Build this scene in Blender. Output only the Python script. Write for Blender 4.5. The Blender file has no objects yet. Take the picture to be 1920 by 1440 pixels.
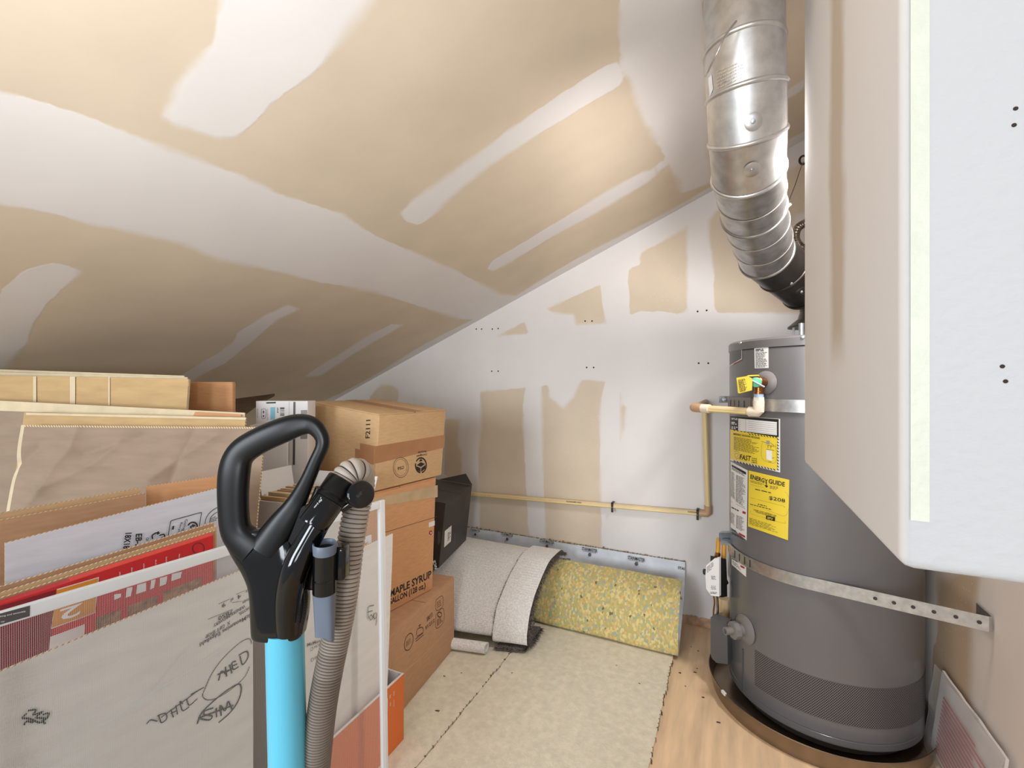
import bpy, bmesh, math, random
import numpy as np
from mathutils import Vector, Matrix, noise

# ------------------------------------------------------------------ camera, light
SC = bpy.context.scene
COL = SC.collection
random.seed(7)
F = 850.0            # focal length in pixels of the 1920x1440 frame
H = 1.065            # eye height
YAW = math.atan2(410.5, 850.0)
C, S = math.cos(YAW), math.sin(YAW)
CAM = Vector((0, 0, H))

cam_d = bpy.data.cameras.new('camera')
cam_d.sensor_fit = 'HORIZONTAL'
cam_d.sensor_width = 36.0
cam_d.lens = 36.0 * F / 1920.0
cam_d.clip_start = 0.02
cam = bpy.data.objects.new('camera', cam_d)
cam.location = CAM
cam.rotation_euler = (math.pi / 2, 0, YAW)
COL.objects.link(cam)
SC.camera = cam

W = bpy.data.worlds.new('world')
SC.world = W
W.use_nodes = True
W.node_tree.nodes['Background'].inputs[0].default_value = (0.95, 0.97, 1.0, 1)
W.node_tree.nodes['Background'].inputs[1].default_value = 0.38


def area_light(name, loc, target, sx, sy, power, color):
    d = bpy.data.lights.new(name, 'AREA')
    d.shape = 'RECTANGLE'
    d.size, d.size_y, d.energy, d.color = sx, sy, power, color
    o = bpy.data.objects.new(name, d)
    o.location = loc
    o.rotation_euler = (Vector(target) - Vector(loc)).to_track_quat('-Z', 'Y').to_euler()
    COL.objects.link(o)
    return o


area_light('window_light', (-1.6, -5.0, 1.5), (-0.6, 2.0, 1.05), 1.7, 2.0, 190, (0.86, 0.93, 1.0))
area_light('window_light', (1.3, -4.6, 1.5), (-0.6, 2.0, 0.9), 0.9, 1.9, 66, (0.86, 0.93, 1.0))
# the photographer's flash, bounced off the slope overhead
fd = bpy.data.lights.new('bounce_flash', 'SPOT')
fd.energy, fd.spot_size, fd.spot_blend, fd.shadow_soft_size = 62, math.radians(104), 1.0, 0.10
fd.color = (0.95, 0.98, 1.0)
fo_ = bpy.data.objects.new('bounce_flash', fd)
fo_.location = (-0.10, -0.30, 1.0)
fo_.rotation_euler = (Vector((-0.60, 0.20, 1.69)) - Vector((-0.10, -0.30, 1.0))).to_track_quat('-Z', 'Y').to_euler()
COL.objects.link(fo_)

SC.view_settings.view_transform = 'Standard'
SC.view_settings.look = 'None'
SC.view_settings.exposure = 0.13
SC.view_settings.gamma = 1.0
SC.view_settings.use_curve_mapping = False


# ------------------------------------------------------------------ geometry helpers
def room(x, z, up):
    """camera-aligned metres (right, forward, up from eye) to room coordinates"""
    return Vector((C * x - S * z, S * x + C * z, H + up))


def P(px, py, z):
    return room((px - 960) / F * z, z, (720 - py) / F * z)


def ray(px, py):
    return P(px, py, 1.0) - CAM


def hit(px, py, pt, n):
    d = ray(px, py)
    return CAM + d * ((pt - CAM).dot(n) / d.dot(n))


def plane_hit(a, b, c, off=0.0):
    """pixel -> point on the plane through three points, lifted towards the eye by off"""
    n = (b - a).cross(c - a).normalized()
    if n.dot(CAM - a) < 0:
        n = -n
    a2 = a + n * off
    return lambda px, py: hit(px, py, a2, n)


def lin(c):
    c = c / 255.0
    return c / 12.92 if c <= 0.04045 else ((c + 0.055) / 1.055) ** 2.4


MATS = {}


def mat(name, rgb, rough=0.6, metal=0.0, var=0.06, scale=12.0, bump=0.0, bscale=150.0, stretch=(1, 1, 1),
        alpha=1.0, spec=0.5, coat=0.0, detail=4.0):
    if name in MATS:
        return MATS[name]
    m = bpy.data.materials.new(name)
    m.use_nodes = True
    nt = m.node_tree
    b = nt.nodes['Principled BSDF']
    col = [lin(v) for v in rgb]
    b.inputs['Roughness'].default_value = rough
    b.inputs['Metallic'].default_value = metal
    b.inputs['Specular IOR Level'].default_value = spec
    b.inputs['Coat Weight'].default_value = coat
    b.inputs['Coat Roughness'].default_value = 0.08
    tc = nt.nodes.new('ShaderNodeTexCoord')
    mp = nt.nodes.new('ShaderNodeMapping')
    mp.inputs['Scale'].default_value = stretch
    nt.links.new(tc.outputs['Object'], mp.inputs[0])
    nz = nt.nodes.new('ShaderNodeTexNoise')
    nz.inputs['Scale'].default_value = scale
    nz.inputs['Detail'].default_value = detail
    nt.links.new(mp.outputs[0], nz.inputs[0])
    rp = nt.nodes.new('ShaderNodeValToRGB')
    rp.color_ramp.elements[0].position = 0.3
    rp.color_ramp.elements[1].position = 0.7
    lo = [max(0, v * (1 - var * 2)) for v in col]
    hi = [min(1, v * (1 + var)) for v in col]
    rp.color_ramp.elements[0].color = (*lo, 1)
    rp.color_ramp.elements[1].color = (*hi, 1)
    nt.links.new(nz.outputs[0], rp.inputs[0])
    nt.links.new(rp.outputs[0], b.inputs['Base Color'])
    if bump > 0:
        n2 = nt.nodes.new('ShaderNodeTexNoise')
        n2.inputs['Scale'].default_value = bscale
        n2.inputs['Detail'].default_value = 3
        nt.links.new(mp.outputs[0], n2.inputs[0])
        bp = nt.nodes.new('ShaderNodeBump')
        bp.inputs['Strength'].default_value = bump
        bp.inputs['Distance'].default_value = 0.004
        nt.links.new(n2.outputs[0], bp.inputs['Height'])
        nt.links.new(bp.outputs[0], b.inputs['Normal'])
    MATS[name] = m
    return m


ORG = {}


class MB:
    def __init__(self):
        self.v, self.f, self.mi, self.uv = [], [], [], None

    def add(self, verts, faces, mi=0):
        o = len(self.v)
        self.v += [Vector(p) for p in verts]
        self.f += [tuple(i + o for i in f) for f in faces]
        self.mi += [mi] * len(faces)
        return self

    def box(self, o, a, b, c, mi=0, bev=0.0):
        """corner o with three edge vectors"""
        o, a, b, c = map(Vector, (o, a, b, c))
        if bev <= 0:
            vs = [o, o + a, o + a + b, o + b, o + c, o + a + c, o + a + b + c, o + b + c]
            fs = [(0, 3, 2, 1), (4, 5, 6, 7), (0, 1, 5, 4), (1, 2, 6, 5), (2, 3, 7, 6), (3, 0, 4, 7)]
            if a.cross(b).dot(c) < 0:
                fs = [tuple(reversed(f)) for f in fs]
            return self.add(vs, fs, mi)
        bm = bmesh.new()
        vv = [bm.verts.new(p) for p in (o, o + a, o + a + b, o + b, o + c, o + a + c, o + a + b + c, o + b + c)]
        for f in [(0, 3, 2, 1), (4, 5, 6, 7), (0, 1, 5, 4), (1, 2, 6, 5), (2, 3, 7, 6), (3, 0, 4, 7)]:
            bm.faces.new([vv[i] for i in f])
        bmesh.ops.recalc_face_normals(bm, faces=bm.faces)
        bmesh.ops.bevel(bm, geom=bm.edges[:], offset=bev, segments=3, profile=0.5, affect='EDGES')
        return self.bm(bm, mi)

    def bm(self, bm, mi=0):
        bm.verts.index_update()
        self.add([v.co.copy() for v in bm.verts], [tuple(v.index for v in f.verts) for f in bm.faces], mi)
        bm.free()
        return self

    def ring_strip(self, rings, mi=0, closed=True, cap0=False, cap1=False):
        n = len(rings[0])
        vs = [p for r in rings for p in r]
        fs = []
        mis = []
        for i in range(len(rings) - 1):
            m = mi[i % len(mi)] if isinstance(mi, (list, tuple)) else mi
            for j in range(n if closed else n - 1):
                k = (j + 1) % n
                fs.append((i * n + j, i * n + k, (i + 1) * n + k, (i + 1) * n + j))
                mis.append(m)
        m0 = mi[0] if isinstance(mi, (list, tuple)) else mi
        if cap0:
            fs.append(tuple(range(n - 1, -1, -1)))
            mis.append(m0)
        if cap1:
            fs.append(tuple((len(rings) - 1) * n + j for j in range(n)))
            mis.append(m0)
        o = len(self.v)
        self.v += [Vector(p) for p in vs]
        self.f += [tuple(i + o for i in f) for f in fs]
        self.mi += mis
        return self

    def tube(self, path, rad, seg=20, cap=True, mi=0, flat=None):
        path = [Vector(p) for p in path]
        n = len(path)
        rads = rad if isinstance(rad, (list, tuple)) else [rad] * n
        tang = []
        for i in range(n):
            a = path[max(i - 1, 0)]
            b = path[min(i + 1, n - 1)]
            if 0 < i < n - 1:
                t = (path[i] - a).normalized() + (b - path[i]).normalized()
            else:
                t = b - a
            tang.append(t.normalized())
        ref = Vector((0, 0, 1)) if abs(tang[0].z) < 0.9 else Vector((1, 0, 0))
        u = tang[0].cross(ref).normalized()
        rings = []
        for i in range(n):
            u = (u - tang[i] * u.dot(tang[i])).normalized()
            w = tang[i].cross(u)
            r = rads[i]
            # mitre stretch
            rings.append([path[i] + (u * math.cos(a) + w * math.sin(a)) * r
                          for a in (2 * math.pi * k / seg for k in range(seg))])
        return self.ring_strip(rings, mi, True, cap, cap)

    def lathe(self, o, axis, prof, seg=32, mi=0, cap=True):
        """prof: list of (distance along axis, radius)"""
        o = Vector(o)
        ax = Vector(axis).normalized()
        ref = Vector((0, 0, 1)) if abs(ax.z) < 0.9 else Vector((1, 0, 0))
        u = ax.cross(ref).normalized()
        w = ax.cross(u)
        rings = [[o + ax * d + (u * math.cos(a) + w * math.sin(a)) * r
                  for a in (2 * math.pi * k / seg for k in range(seg))] for d, r in prof]
        return self.ring_strip(rings, mi, True, cap, cap)

    def prism(self, poly, vec, mi=0):
        poly = [Vector(p) for p in poly]
        vec = Vector(vec)
        n = len(poly)
        vs = poly + [p + vec for p in poly]
        fs = [tuple(range(n - 1, -1, -1)), tuple(range(n, 2 * n))]
        fs += [(i, (i + 1) % n, n + (i + 1) % n, n + i) for i in range(n)]
        return self.add(vs, fs, mi)

    def sheet(self, TL, TR, BR, BL, t, nx=1, ny=1, fn=None, mi=(0, 0, 1)):
        """thick sheet; fn(u,v)->normal offset; mi = front, back, edge slots"""
        TL, TR, BR, BL = map(Vector, (TL, TR, BR, BL))
        n = (BL - TL).cross(TR - TL).normalized()
        fr, bk = [], []
        for j in range(ny + 1):
            for i in range(nx + 1):
                u, v = i / nx, j / ny
                p = (TL * (1 - u) + TR * u) * (1 - v) + (BL * (1 - u) + BR * u) * v
                d = fn(u, v) if fn else 0
                fr.append(p + n * (d + t / 2))
                bk.append(p + n * (d - t / 2))
        k = nx + 1
        nv = len(fr)
        fF, fB, fE = [], [], []
        for j in range(ny):
            for i in range(nx):
                a = j * k + i
                fF.append((a, a + k, a + k + 1, a + 1))
                fB.append((nv + a, nv + a + 1, nv + a + k + 1, nv + a + k))
        for i in range(nx):
            a = i
            fE.append((a, a + 1, nv + a + 1, nv + a))
            a = ny * k + i
            fE.append((a + 1, a, nv + a, nv + a + 1))
        for j in range(ny):
            a = j * k
            fE.append((a + k, a, nv + a, nv + a + k))
            a = j * k + nx
            fE.append((a, a + k, nv + a + k, nv + a))
        o = len(self.v)
        self.v += fr + bk
        for fs, m in ((fF, mi[0]), (fB, mi[1]), (fE, mi[2])):
            self.f += [tuple(q + o for q in f) for f in fs]
            self.mi += [m] * len(fs)
        return self

    def build(self, name, mats, parent=None, smooth=35, uv=None):
        if not isinstance(mats, (list, tuple)):
            mats = [mats]
        if parent is not None:
            org = ORG[parent.name]
        else:
            xs = [p.x for p in self.v]; ys = [p.y for p in self.v]; zs = [p.z for p in self.v]
            org = Vector(((min(xs) + max(xs)) / 2, (min(ys) + max(ys)) / 2, min(zs)))
        me = bpy.data.meshes.new(name)
        me.from_pydata([tuple(p - org) for p in self.v], [], self.f)
        for m in mats:
            me.materials.append(m)
        me.polygons.foreach_set('material_index', self.mi)
        if smooth:
            me.polygons.foreach_set('use_smooth', [True] * len(me.polygons))
            me.set_sharp_from_angle(angle=math.radians(smooth))
        if uv:
            ul = me.uv_layers.new(name='UVMap')
            for lp in me.loops:
                ul.data[lp.index].uv = uv[lp.vertex_index]
        me.validate()
        me.update()
        o = bpy.data.objects.new(name, me)
        COL.objects.link(o)
        if parent is not None:
            o.parent = parent
        else:
            o.location = org
        ORG[o.name] = org
        return o


def thing(name, label, cat, loc, group=None):
    o = bpy.data.objects.new(name, None)
    o.location = loc
    o.empty_display_size = 0.05
    COL.objects.link(o)
    ORG[o.name] = Vector(loc)
    return tag(o, label, cat, group)


def tag(o, label, cat, group=None):
    o['label'] = label
    o['category'] = cat
    if group:
        o['group'] = group
    return o


def struct(o, label=None):
    o['kind'] = 'structure'
    if label:
        o['label'] = label
    return o


def spline(pts, n=6, closed=False):
    pts = [Vector(p) for p in pts]
    out = []
    m = len(pts)
    rng = range(m if closed else m - 1)
    for i in rng:
        if closed:
            p0, p1, p2, p3 = pts[i - 1], pts[i], pts[(i + 1) % m], pts[(i + 2) % m]
        else:
            p0, p1, p2, p3 = pts[max(i - 1, 0)], pts[i], pts[i + 1], pts[min(i + 2, m - 1)]
        for k in range(n):
            t = k / n
            out.append(0.5 * ((2 * p1) + (p2 - p0) * t + (2 * p0 - 5 * p1 + 4 * p2 - p3) * t * t
                              + (3 * p1 - p0 - 3 * p2 + p3) * t ** 3))
    if not closed:
        out.append(pts[-1])
    return out


# ---- print: flat lettering and marks laid on a surface
TXT = {}


def glyphs(s, bold=0.0):
    if (s, bold) in TXT:
        return TXT[(s, bold)]
    cu = bpy.data.curves.new('lettering', 'FONT')
    cu.body = s
    cu.resolution_u = 2
    cu.offset = bold
    ob = bpy.data.objects.new('lettering', cu)
    COL.objects.link(ob)
    dg = bpy.context.evaluated_depsgraph_get()
    me = bpy.data.meshes.new_from_object(ob.evaluated_get(dg))
    vs = [tuple(v.co) for v in me.vertices]
    fs = [tuple(p.vertices) for p in me.polygons]
    bpy.data.objects.remove(ob)
    bpy.data.curves.remove(cu)
    bpy.data.meshes.remove(me)
    x0 = min(v[0] for v in vs); x1 = max(v[0] for v in vs)
    y0 = min(v[1] for v in vs); y1 = max(v[1] for v in vs)
    TXT[(s, bold)] = ([((v[0] - x0) / (x1 - x0), (v[1] - y0) / max(y1 - y0, 1e-6)) for v in vs], fs)
    return TXT[(s, bold)]


def text(s, hf, p0, p1, pup, m, parent, bold=0.018, name='lettering'):
    """p0->p1 runs along the line of writing, p0->pup is the letter height (photo pixels), hf maps to the surface"""
    vs, fs = glyphs(s, bold)
    b = MB()
    out = []
    for u, v in vs:
        out.append(hf(p0[0] + u * (p1[0] - p0[0]) + v * (pup[0] - p0[0]),
                      p0[1] + u * (p1[1] - p0[1]) + v * (pup[1] - p0[1])))
    b.add(out, fs)
    return b.build(name, m, parent, smooth=0)


def stroke(pls, hf, w, m, parent, name='handwriting'):
    """pls: list of pixel polylines, w: width in metres; drawn as flat ink ribbons"""
    b = MB()
    for pl in pls:
        pts = [hf(*p) for p in pl]
        if len(pts) > 2:
            pts = spline(pts, 4)
        n = len(pts)
        nrm = (hf(pl[0][0] + 5, pl[0][1]) - hf(*pl[0])).cross(hf(pl[0][0], pl[0][1] + 5) - hf(*pl[0])).normalized()
        L, R = [], []
        for i in range(n):
            t = (pts[min(i + 1, n - 1)] - pts[max(i - 1, 0)]).normalized()
            s = nrm.cross(t).normalized() * (w / 2)
            L.append(pts[i] + s)
            R.append(pts[i] - s)
        b.add(L + R, [(i, i + 1, n + i + 1, n + i) for i in range(n - 1)])
    return b.build(name, m, parent, smooth=0)


def lines(quad, rows, hf, m, parent, fill=0.55, seed=1, words=9, name='fine_print'):
    """rows of little word blocks inside a pixel quad TL,TR,BR,BL"""
    rnd = random.Random(seed)
    TL, TR, BR, BL = [Vector((*p, 0)) for p in quad]
    b = MB()

    def q(u, v):
        p = (TL * (1 - u) + TR * u) * (1 - v) + (BL * (1 - u) + BR * u) * v
        return hf(p.x, p.y)
    for r in range(rows):
        u = 0.0
        end = rnd.uniform(0.6, 1.0)
        while u < end:
            w = rnd.uniform(0.4, 1.5) / words
            u1 = min(u + w, end)
            v0 = (r + 0.5 - fill / 2) / rows
            v1 = (r + 0.5 + fill / 2) / rows
            b.add([q(u, v0), q(u1, v0), q(u1, v1), q(u, v1)], [(0, 3, 2, 1)])
            u = u1 + 0.25 / words
    return b.build(name, m, parent, smooth=0)


def patch(quad, hf, m, parent, nx=1, ny=1, name='sticker', uvm=False):
    TL, TR, BR, BL = [Vector((*p, 0)) for p in quad]
    vs = []
    for j in range(ny + 1):
        for i in range(nx + 1):
            u, v = i / nx, j / ny
            p = (TL * (1 - u) + TR * u) * (1 - v) + (BL * (1 - u) + BR * u) * v
            vs.append(hf(p.x, p.y))
    k = nx + 1
    fs = [(j * k + i, (j + 1) * k + i, (j + 1) * k + i + 1, j * k + i + 1) for j in range(ny) for i in range(nx)]
    b = MB().add(vs, fs)
    return b.build(name, m, parent, smooth=30)


def ellipse_px(cx, cy, rx, ry, n=24, a0=0, a1=2 * math.pi):
    return [(cx + rx * math.cos(a0 + (a1 - a0) * k / n), cy + ry * math.sin(a0 + (a1 - a0) * k / n)) for k in range(n + 1)]


def Z(ox, oy, s):
    """zoom-crop coordinates to photo pixels"""
    return lambda *pts: [(ox + x / s, oy + y / s) for x, y in pts]


# ------------------------------------------------------------------ materials
M_ink = mat('black_ink', (38, 34, 32), 0.7, var=0.02)
M_brownink = mat('brown_ink', (96, 62, 44), 0.8, var=0.02)
M_white_ink = mat('white_ink', (232, 232, 230), 0.6, var=0.01)
M_kraft = mat('kraft_cardboard', (214, 176, 130), 0.85, var=0.045, scale=40, stretch=(1, 1, 6), bump=0.05, bscale=60)
M_kraft_d = mat('kraft_cardboard_brown', (188, 145, 110), 0.85, var=0.05, scale=30, stretch=(1, 1, 6), bump=0.05, bscale=60)
M_kraft_o = mat('kraft_cardboard_orange', (210, 156, 110), 0.85, var=0.04, scale=30, stretch=(1, 1, 6), bump=0.05, bscale=60)
M_kraft_g = mat('kraft_cardboard_grey', (164, 142, 122), 0.85, var=0.05, scale=14, stretch=(1, 1, 4), bump=0.12, bscale=25)
M_kraft_y = mat('kraft_cardboard_tan', (206, 172, 122), 0.85, var=0.06, scale=14, stretch=(1, 1, 4), bump=0.05, bscale=40)
M_pale = mat('pale_cardboard', (232, 227, 221), 0.85, var=0.035, scale=10, stretch=(1, 1, 5), bump=0.05, bscale=40)
M_printw = mat('white_lined_cardboard', (222, 223, 232), 0.8, var=0.05, scale=10, stretch=(1, 1, 6), bump=0.05, bscale=40)
M_white_card = mat('white_carton', (228, 226, 224), 0.7, var=0.02, scale=10)


def mat_flute():
    m = bpy.data.materials.new('corrugated_edge')
    m.use_nodes = True
    nt = m.node_tree
    b = nt.nodes['Principled BSDF']
    b.inputs['Roughness'].default_value = 0.9
    tc = nt.nodes.new('ShaderNodeTexCoord')
    wv = nt.nodes.new('ShaderNodeTexWave')
    wv.wave_type = 'BANDS'
    wv.bands_direction = 'DIAGONAL'
    wv.inputs['Scale'].default_value = 75
    wv.inputs['Distortion'].default_value = 1.5
    rp = nt.nodes.new('ShaderNodeValToRGB')
    rp.color_ramp.elements[0].position = 0.25
    rp.color_ramp.elements[1].position = 0.55
    rp.color_ramp.elements[0].color = (lin(158), lin(126), lin(94), 1)
    rp.color_ramp.elements[1].color = (lin(226), lin(204), lin(168), 1)
    nt.links.new(tc.outputs['Object'], wv.inputs[0])
    nt.links.new(wv.outputs[0], rp.inputs[0])
    nt.links.new(rp.outputs[0], b.inputs['Base Color'])
    return m


M_edge = mat_flute()
M_tape = mat('packing_tape', (184, 132, 92), 0.35, var=0.04, scale=25)
M_cleartape = mat('clear_tape', (206, 178, 140), 0.25, var=0.06, scale=25)
M_galv = mat('galvanized_steel', (214, 213, 212), 0.36, 0.9, var=0.08, scale=40, bump=0.06, bscale=18)
M_galv_d = mat('galvanized_steel_dull', (176, 174, 172), 0.3, 0.9, var=0.14, scale=35, bump=0.06, bscale=18)
M_blackduct = mat('dark_sheet_metal', (74, 70, 66), 0.3, 0.85, var=0.14, scale=20, bump=0.05, bscale=20)
M_strap = mat('galvanized_strap', (196, 194, 190), 0.34, 0.9, var=0.10, scale=60)
M_zinc = mat('zinc_plate', (196, 205, 214), 0.3, 0.9, var=0.08, scale=60)
M_heater = mat('grey_enamel', (104, 101, 101), 0.34, var=0.012, scale=4, coat=0.25, bump=0.03, bscale=9)
M_heater_d = mat('dark_grey_enamel', (84, 83, 84), 0.35, var=0.02)
M_greyplastic = mat('grey_plastic', (122, 117, 114), 0.45, var=0.02)
M_black = mat('black_plastic', (15, 15, 15), 0.34, var=0.03, scale=60, spec=0.32)
M_blackgloss = mat('glossy_black_plastic', (10, 10, 11), 0.09, var=0.02, coat=0.2)
M_blackpaint = mat('black_paint', (30, 29, 29), 0.5, var=0.03)
M_blue = mat('sky_blue_paint', (104, 206, 236), 0.28, var=0.015, coat=0.2)
M_hose = mat('hose_beige', (188, 176, 164), 0.5, var=0.03)
M_hosegroove = mat('hose_groove', (58, 52, 48), 0.6, var=0.05)
M_bluegrey = mat('blue_grey_plastic', (112, 122, 138), 0.4, var=0.02)
M_cpvc = mat('cream_pipe', (228, 202, 158), 0.4, var=0.02, scale=25)
M_cpvc_w = mat('ivory_fitting', (236, 222, 202), 0.4, var=0.02)
M_cpvc_b = mat('tan_fitting', (196, 158, 122), 0.45, var=0.03)
M_yellow = mat('yellow_print', (236, 208, 62), 0.45, var=0.02)
M_sticker = mat('white_sticker', (232, 230, 226), 0.45, var=0.02)
M_redprint = mat('red_print', (172, 42, 48), 0.5, var=0.03)
M_brass = mat('brass', (160, 104, 58), 0.3, 0.9, var=0.1, scale=60)
M_green = mat('green_knob', (96, 190, 150), 0.4, var=0.05)
M_yellowpipe = mat('yellow_gas_hose', (222, 158, 46), 0.45, var=0.05)
M_whiteframe = mat('white_aluminium', (234, 235, 238), 0.35, var=0.01)
M_orange = mat('orange_print', (222, 112, 46), 0.55, var=0.02)
M_red = mat('red_carton', (204, 38, 42), 0.5, var=0.04, scale=18)
M_redtop = mat('red_carton_top', (228, 64, 46), 0.5, var=0.03, scale=18)
M_ochre = mat('ochre_print', (216, 142, 44), 0.55, var=0.03)
M_blackcard = mat('black_carton', (58, 53, 51), 0.5, var=0.08, scale=20)
M_tanphoto = mat('food_print', (158, 116, 78), 0.6, var=0.35, scale=70)
M_brass_d = mat('dark_wire', (66, 50, 40), 0.45, 0.6, var=0.1)
M_steel = mat('stainless_hose', (150, 142, 132), 0.25, 1.0, var=0.1, scale=50)
M_pan = mat('drain_pan', (150, 132, 112), 0.28, 0.8, var=0.06)
M_lightblue = mat('light_blue_print', (128, 192, 214), 0.5, var=0.04)
M_greyprint = mat('grey_print', (150, 148, 150), 0.6, var=0.03)
M_charcoal = mat('charcoal_print', (88, 84, 86), 0.55, var=0.03)
M_pinkwhite = mat('bag_paper', (206, 198, 192), 0.5, var=0.05)


# drywall: paper and joint compound parted by a signed distance stored on the mesh
def mat_drywall(name, paper, mud, edge=0.012, rag=0.02, speck=0.0):
    m = bpy.data.materials.new(name)
    m.use_nodes = True
    nt = m.node_tree
    N, Lk = nt.nodes.new, nt.links.new
    b = nt.nodes['Principled BSDF']
    b.inputs['Roughness'].default_value = 0.85
    b.inputs['Specular IOR Level'].default_value = 0.25
    at = N('ShaderNodeAttribute'); at.attribute_name = 'mud'
    tc = N('ShaderNodeTexCoord')
    nz = N('ShaderNodeTexNoise'); nz.inputs['Scale'].default_value = 16; nz.inputs['Detail'].default_value = 8
    nz.inputs['Roughness'].default_value = 0.6
    Lk(tc.outputs['Object'], nz.inputs[0])
    s1 = N('ShaderNodeMath'); s1.operation = 'SUBTRACT'; s1.inputs[1].default_value = 0.5
    Lk(nz.outputs[0], s1.inputs[0])
    s2 = N('ShaderNodeMath'); s2.operation = 'MULTIPLY'; s2.inputs[1].default_value = rag
    Lk(s1.outputs[0], s2.inputs[0])
    s3 = N('ShaderNodeMath'); s3.operation = 'ADD'
    Lk(at.outputs['Fac'], s3.inputs[0]); Lk(s2.outputs[0], s3.inputs[1])
    mr = N('ShaderNodeMapRange'); mr.interpolation_type = 'SMOOTHSTEP'
    # edge width wanders: feathered here, crisp there
    n3 = N('ShaderNodeTexNoise'); n3.inputs['Scale'].default_value = 3.0
    Lk(tc.outputs['Object'], n3.inputs[0])
    w1 = N('ShaderNodeMapRange')
    w1.inputs['From Min'].default_value = 0.42; w1.inputs['From Max'].default_value = 0.62
    w1.inputs['To Min'].default_value = edge * 0.25; w1.inputs['To Max'].default_value = edge * 1.8
    Lk(n3.outputs[0], w1.inputs[0])
    ng = N('ShaderNodeMath'); ng.operation = 'MULTIPLY'; ng.inputs[1].default_value = -1
    Lk(w1.outputs[0], ng.inputs[0])
    Lk(s3.outputs[0], mr.inputs['Value']); Lk(ng.outputs[0], mr.inputs['From Min']); Lk(w1.outputs[0], mr.inputs['From Max'])
    # paper colour with faint mottling, compound with trowel variation
    def tone(rgb, sc, v, st=(1, 1, 1)):
        mp = N('ShaderNodeMapping'); mp.inputs['Scale'].default_value = st
        Lk(tc.outputs['Object'], mp.inputs[0])
        n = N('ShaderNodeTexNoise'); n.inputs['Scale'].default_value = sc; n.inputs['Detail'].default_value = 6
        Lk(mp.outputs[0], n.inputs[0])
        r = N('ShaderNodeValToRGB')
        c = [lin(q) for q in rgb]
        r.color_ramp.elements[0].position = 0.3; r.color_ramp.elements[1].position = 0.7
        r.color_ramp.elements[0].color = (*[q * (1 - v) for q in c], 1)
        r.color_ramp.elements[1].color = (*[min(1, q * (1 + v)) for q in c], 1)
        Lk(n.outputs[0], r.inputs[0])
        return r.outputs[0]
    pc = tone(paper, 5, 0.05)
    mc = tone(mud, 3.5, 0.035)
    if speck > 0:   # flecks of compound spattered on the paper
        vo = N('ShaderNodeTexVoronoi'); vo.inputs['Scale'].default_value = 55
        Lk(tc.outputs['Object'], vo.inputs[0])
        lt = N('ShaderNodeMath'); lt.operation = 'LESS_THAN'; lt.inputs[1].default_value = 0.14
        Lk(vo.outputs['Distance'], lt.inputs[0])
        pm = N('ShaderNodeMath'); pm.operation = 'MULTIPLY'
        n4 = N('ShaderNodeTexNoise'); n4.inputs['Scale'].default_value = 4
        Lk(tc.outputs['Object'], n4.inputs[0])
        gt = N('ShaderNodeMath'); gt.operation = 'GREATER_THAN'; gt.inputs[1].default_value = 0.5
        Lk(n4.outputs[0], gt.inputs[0])
        Lk(lt.outputs[0], pm.inputs[0]); Lk(gt.outputs[0], pm.inputs[1])
        sm = N('ShaderNodeMath'); sm.operation = 'MULTIPLY'; sm.inputs[1].default_value = speck
        Lk(pm.outputs[0], sm.inputs[0])
        mxs = N('ShaderNodeMix'); mxs.data_type = 'RGBA'
        Lk(sm.outputs[0], mxs.inputs[0]); Lk(pc, mxs.inputs[6])
        mxs.inputs[7].default_value = (lin(226), lin(214), lin(198), 1)
        pc = mxs.outputs[2]
    mx = N('ShaderNodeMix'); mx.data_type = 'RGBA'
    Lk(mr.outputs[0], mx.inputs[0]); Lk(pc, mx.inputs[6]); Lk(mc, mx.inputs[7])
    Lk(mx.outputs[2], b.inputs['Base Color'])
    bp = N('ShaderNodeBump'); bp.inputs['Strength'].default_value = 0.25; bp.inputs['Distance'].default_value = 0.002
    ad = N('ShaderNodeMath'); ad.operation = 'ADD'
    n5 = N('ShaderNodeTexNoise'); n5.inputs['Scale'].default_value = 60; n5.inputs['Detail'].default_value = 4
    Lk(tc.outputs['Object'], n5.inputs[0])
    ms = N('ShaderNodeMath'); ms.operation = 'MULTIPLY'; ms.inputs[1].default_value = 0.25
    Lk(n5.outputs[0], ms.inputs[0])
    Lk(mr.outputs[0], ad.inputs[0]); Lk(ms.outputs[0], ad.inputs[1])
    Lk(ad.outputs[0], bp.inputs['Height']); Lk(bp.outputs[0], b.inputs['Normal'])
    return m


PAPER = (216, 200, 178)
MUD = (228, 223, 220)
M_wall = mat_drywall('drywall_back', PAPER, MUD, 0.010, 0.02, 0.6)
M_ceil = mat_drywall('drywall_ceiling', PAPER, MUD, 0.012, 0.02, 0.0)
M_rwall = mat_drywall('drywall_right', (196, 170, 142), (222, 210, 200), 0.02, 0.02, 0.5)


def sdf_poly(X, Y, poly):
    """signed distance, positive inside"""
    p = np.array(poly, float)
    q = np.roll(p, -1, 0)
    d2 = np.full(X.shape, 1e9)
    ins = np.zeros(X.shape, bool)
    for (ax, ay), (bx, by) in zip(p, q):
        ex, ey = bx - ax, by - ay
        t = np.clip(((X - ax) * ex + (Y - ay) * ey) / (ex * ex + ey * ey + 1e-12), 0, 1)
        d2 = np.minimum(d2, (X - ax - t * ex) ** 2 + (Y - ay - t * ey) ** 2)
        cond = (ay > Y) != (by > Y)
        xi = ax + (Y - ay) * ex / (ey if abs(ey) > 1e-12 else 1e-12)
        ins ^= cond & (X < xi)
    return np.where(ins, 1, -1) * np.sqrt(d2)


# ------------------------------------------------------------------ the room
YB = 2.18            # back wall
XR = 0.575           # right wall
XL = -3.75           # low knee wall far left
YF = -0.05           # closet front
SL, C0 = 0.4207, 1.9465


def ceil_z(x):
    return C0 + SL * x


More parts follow.
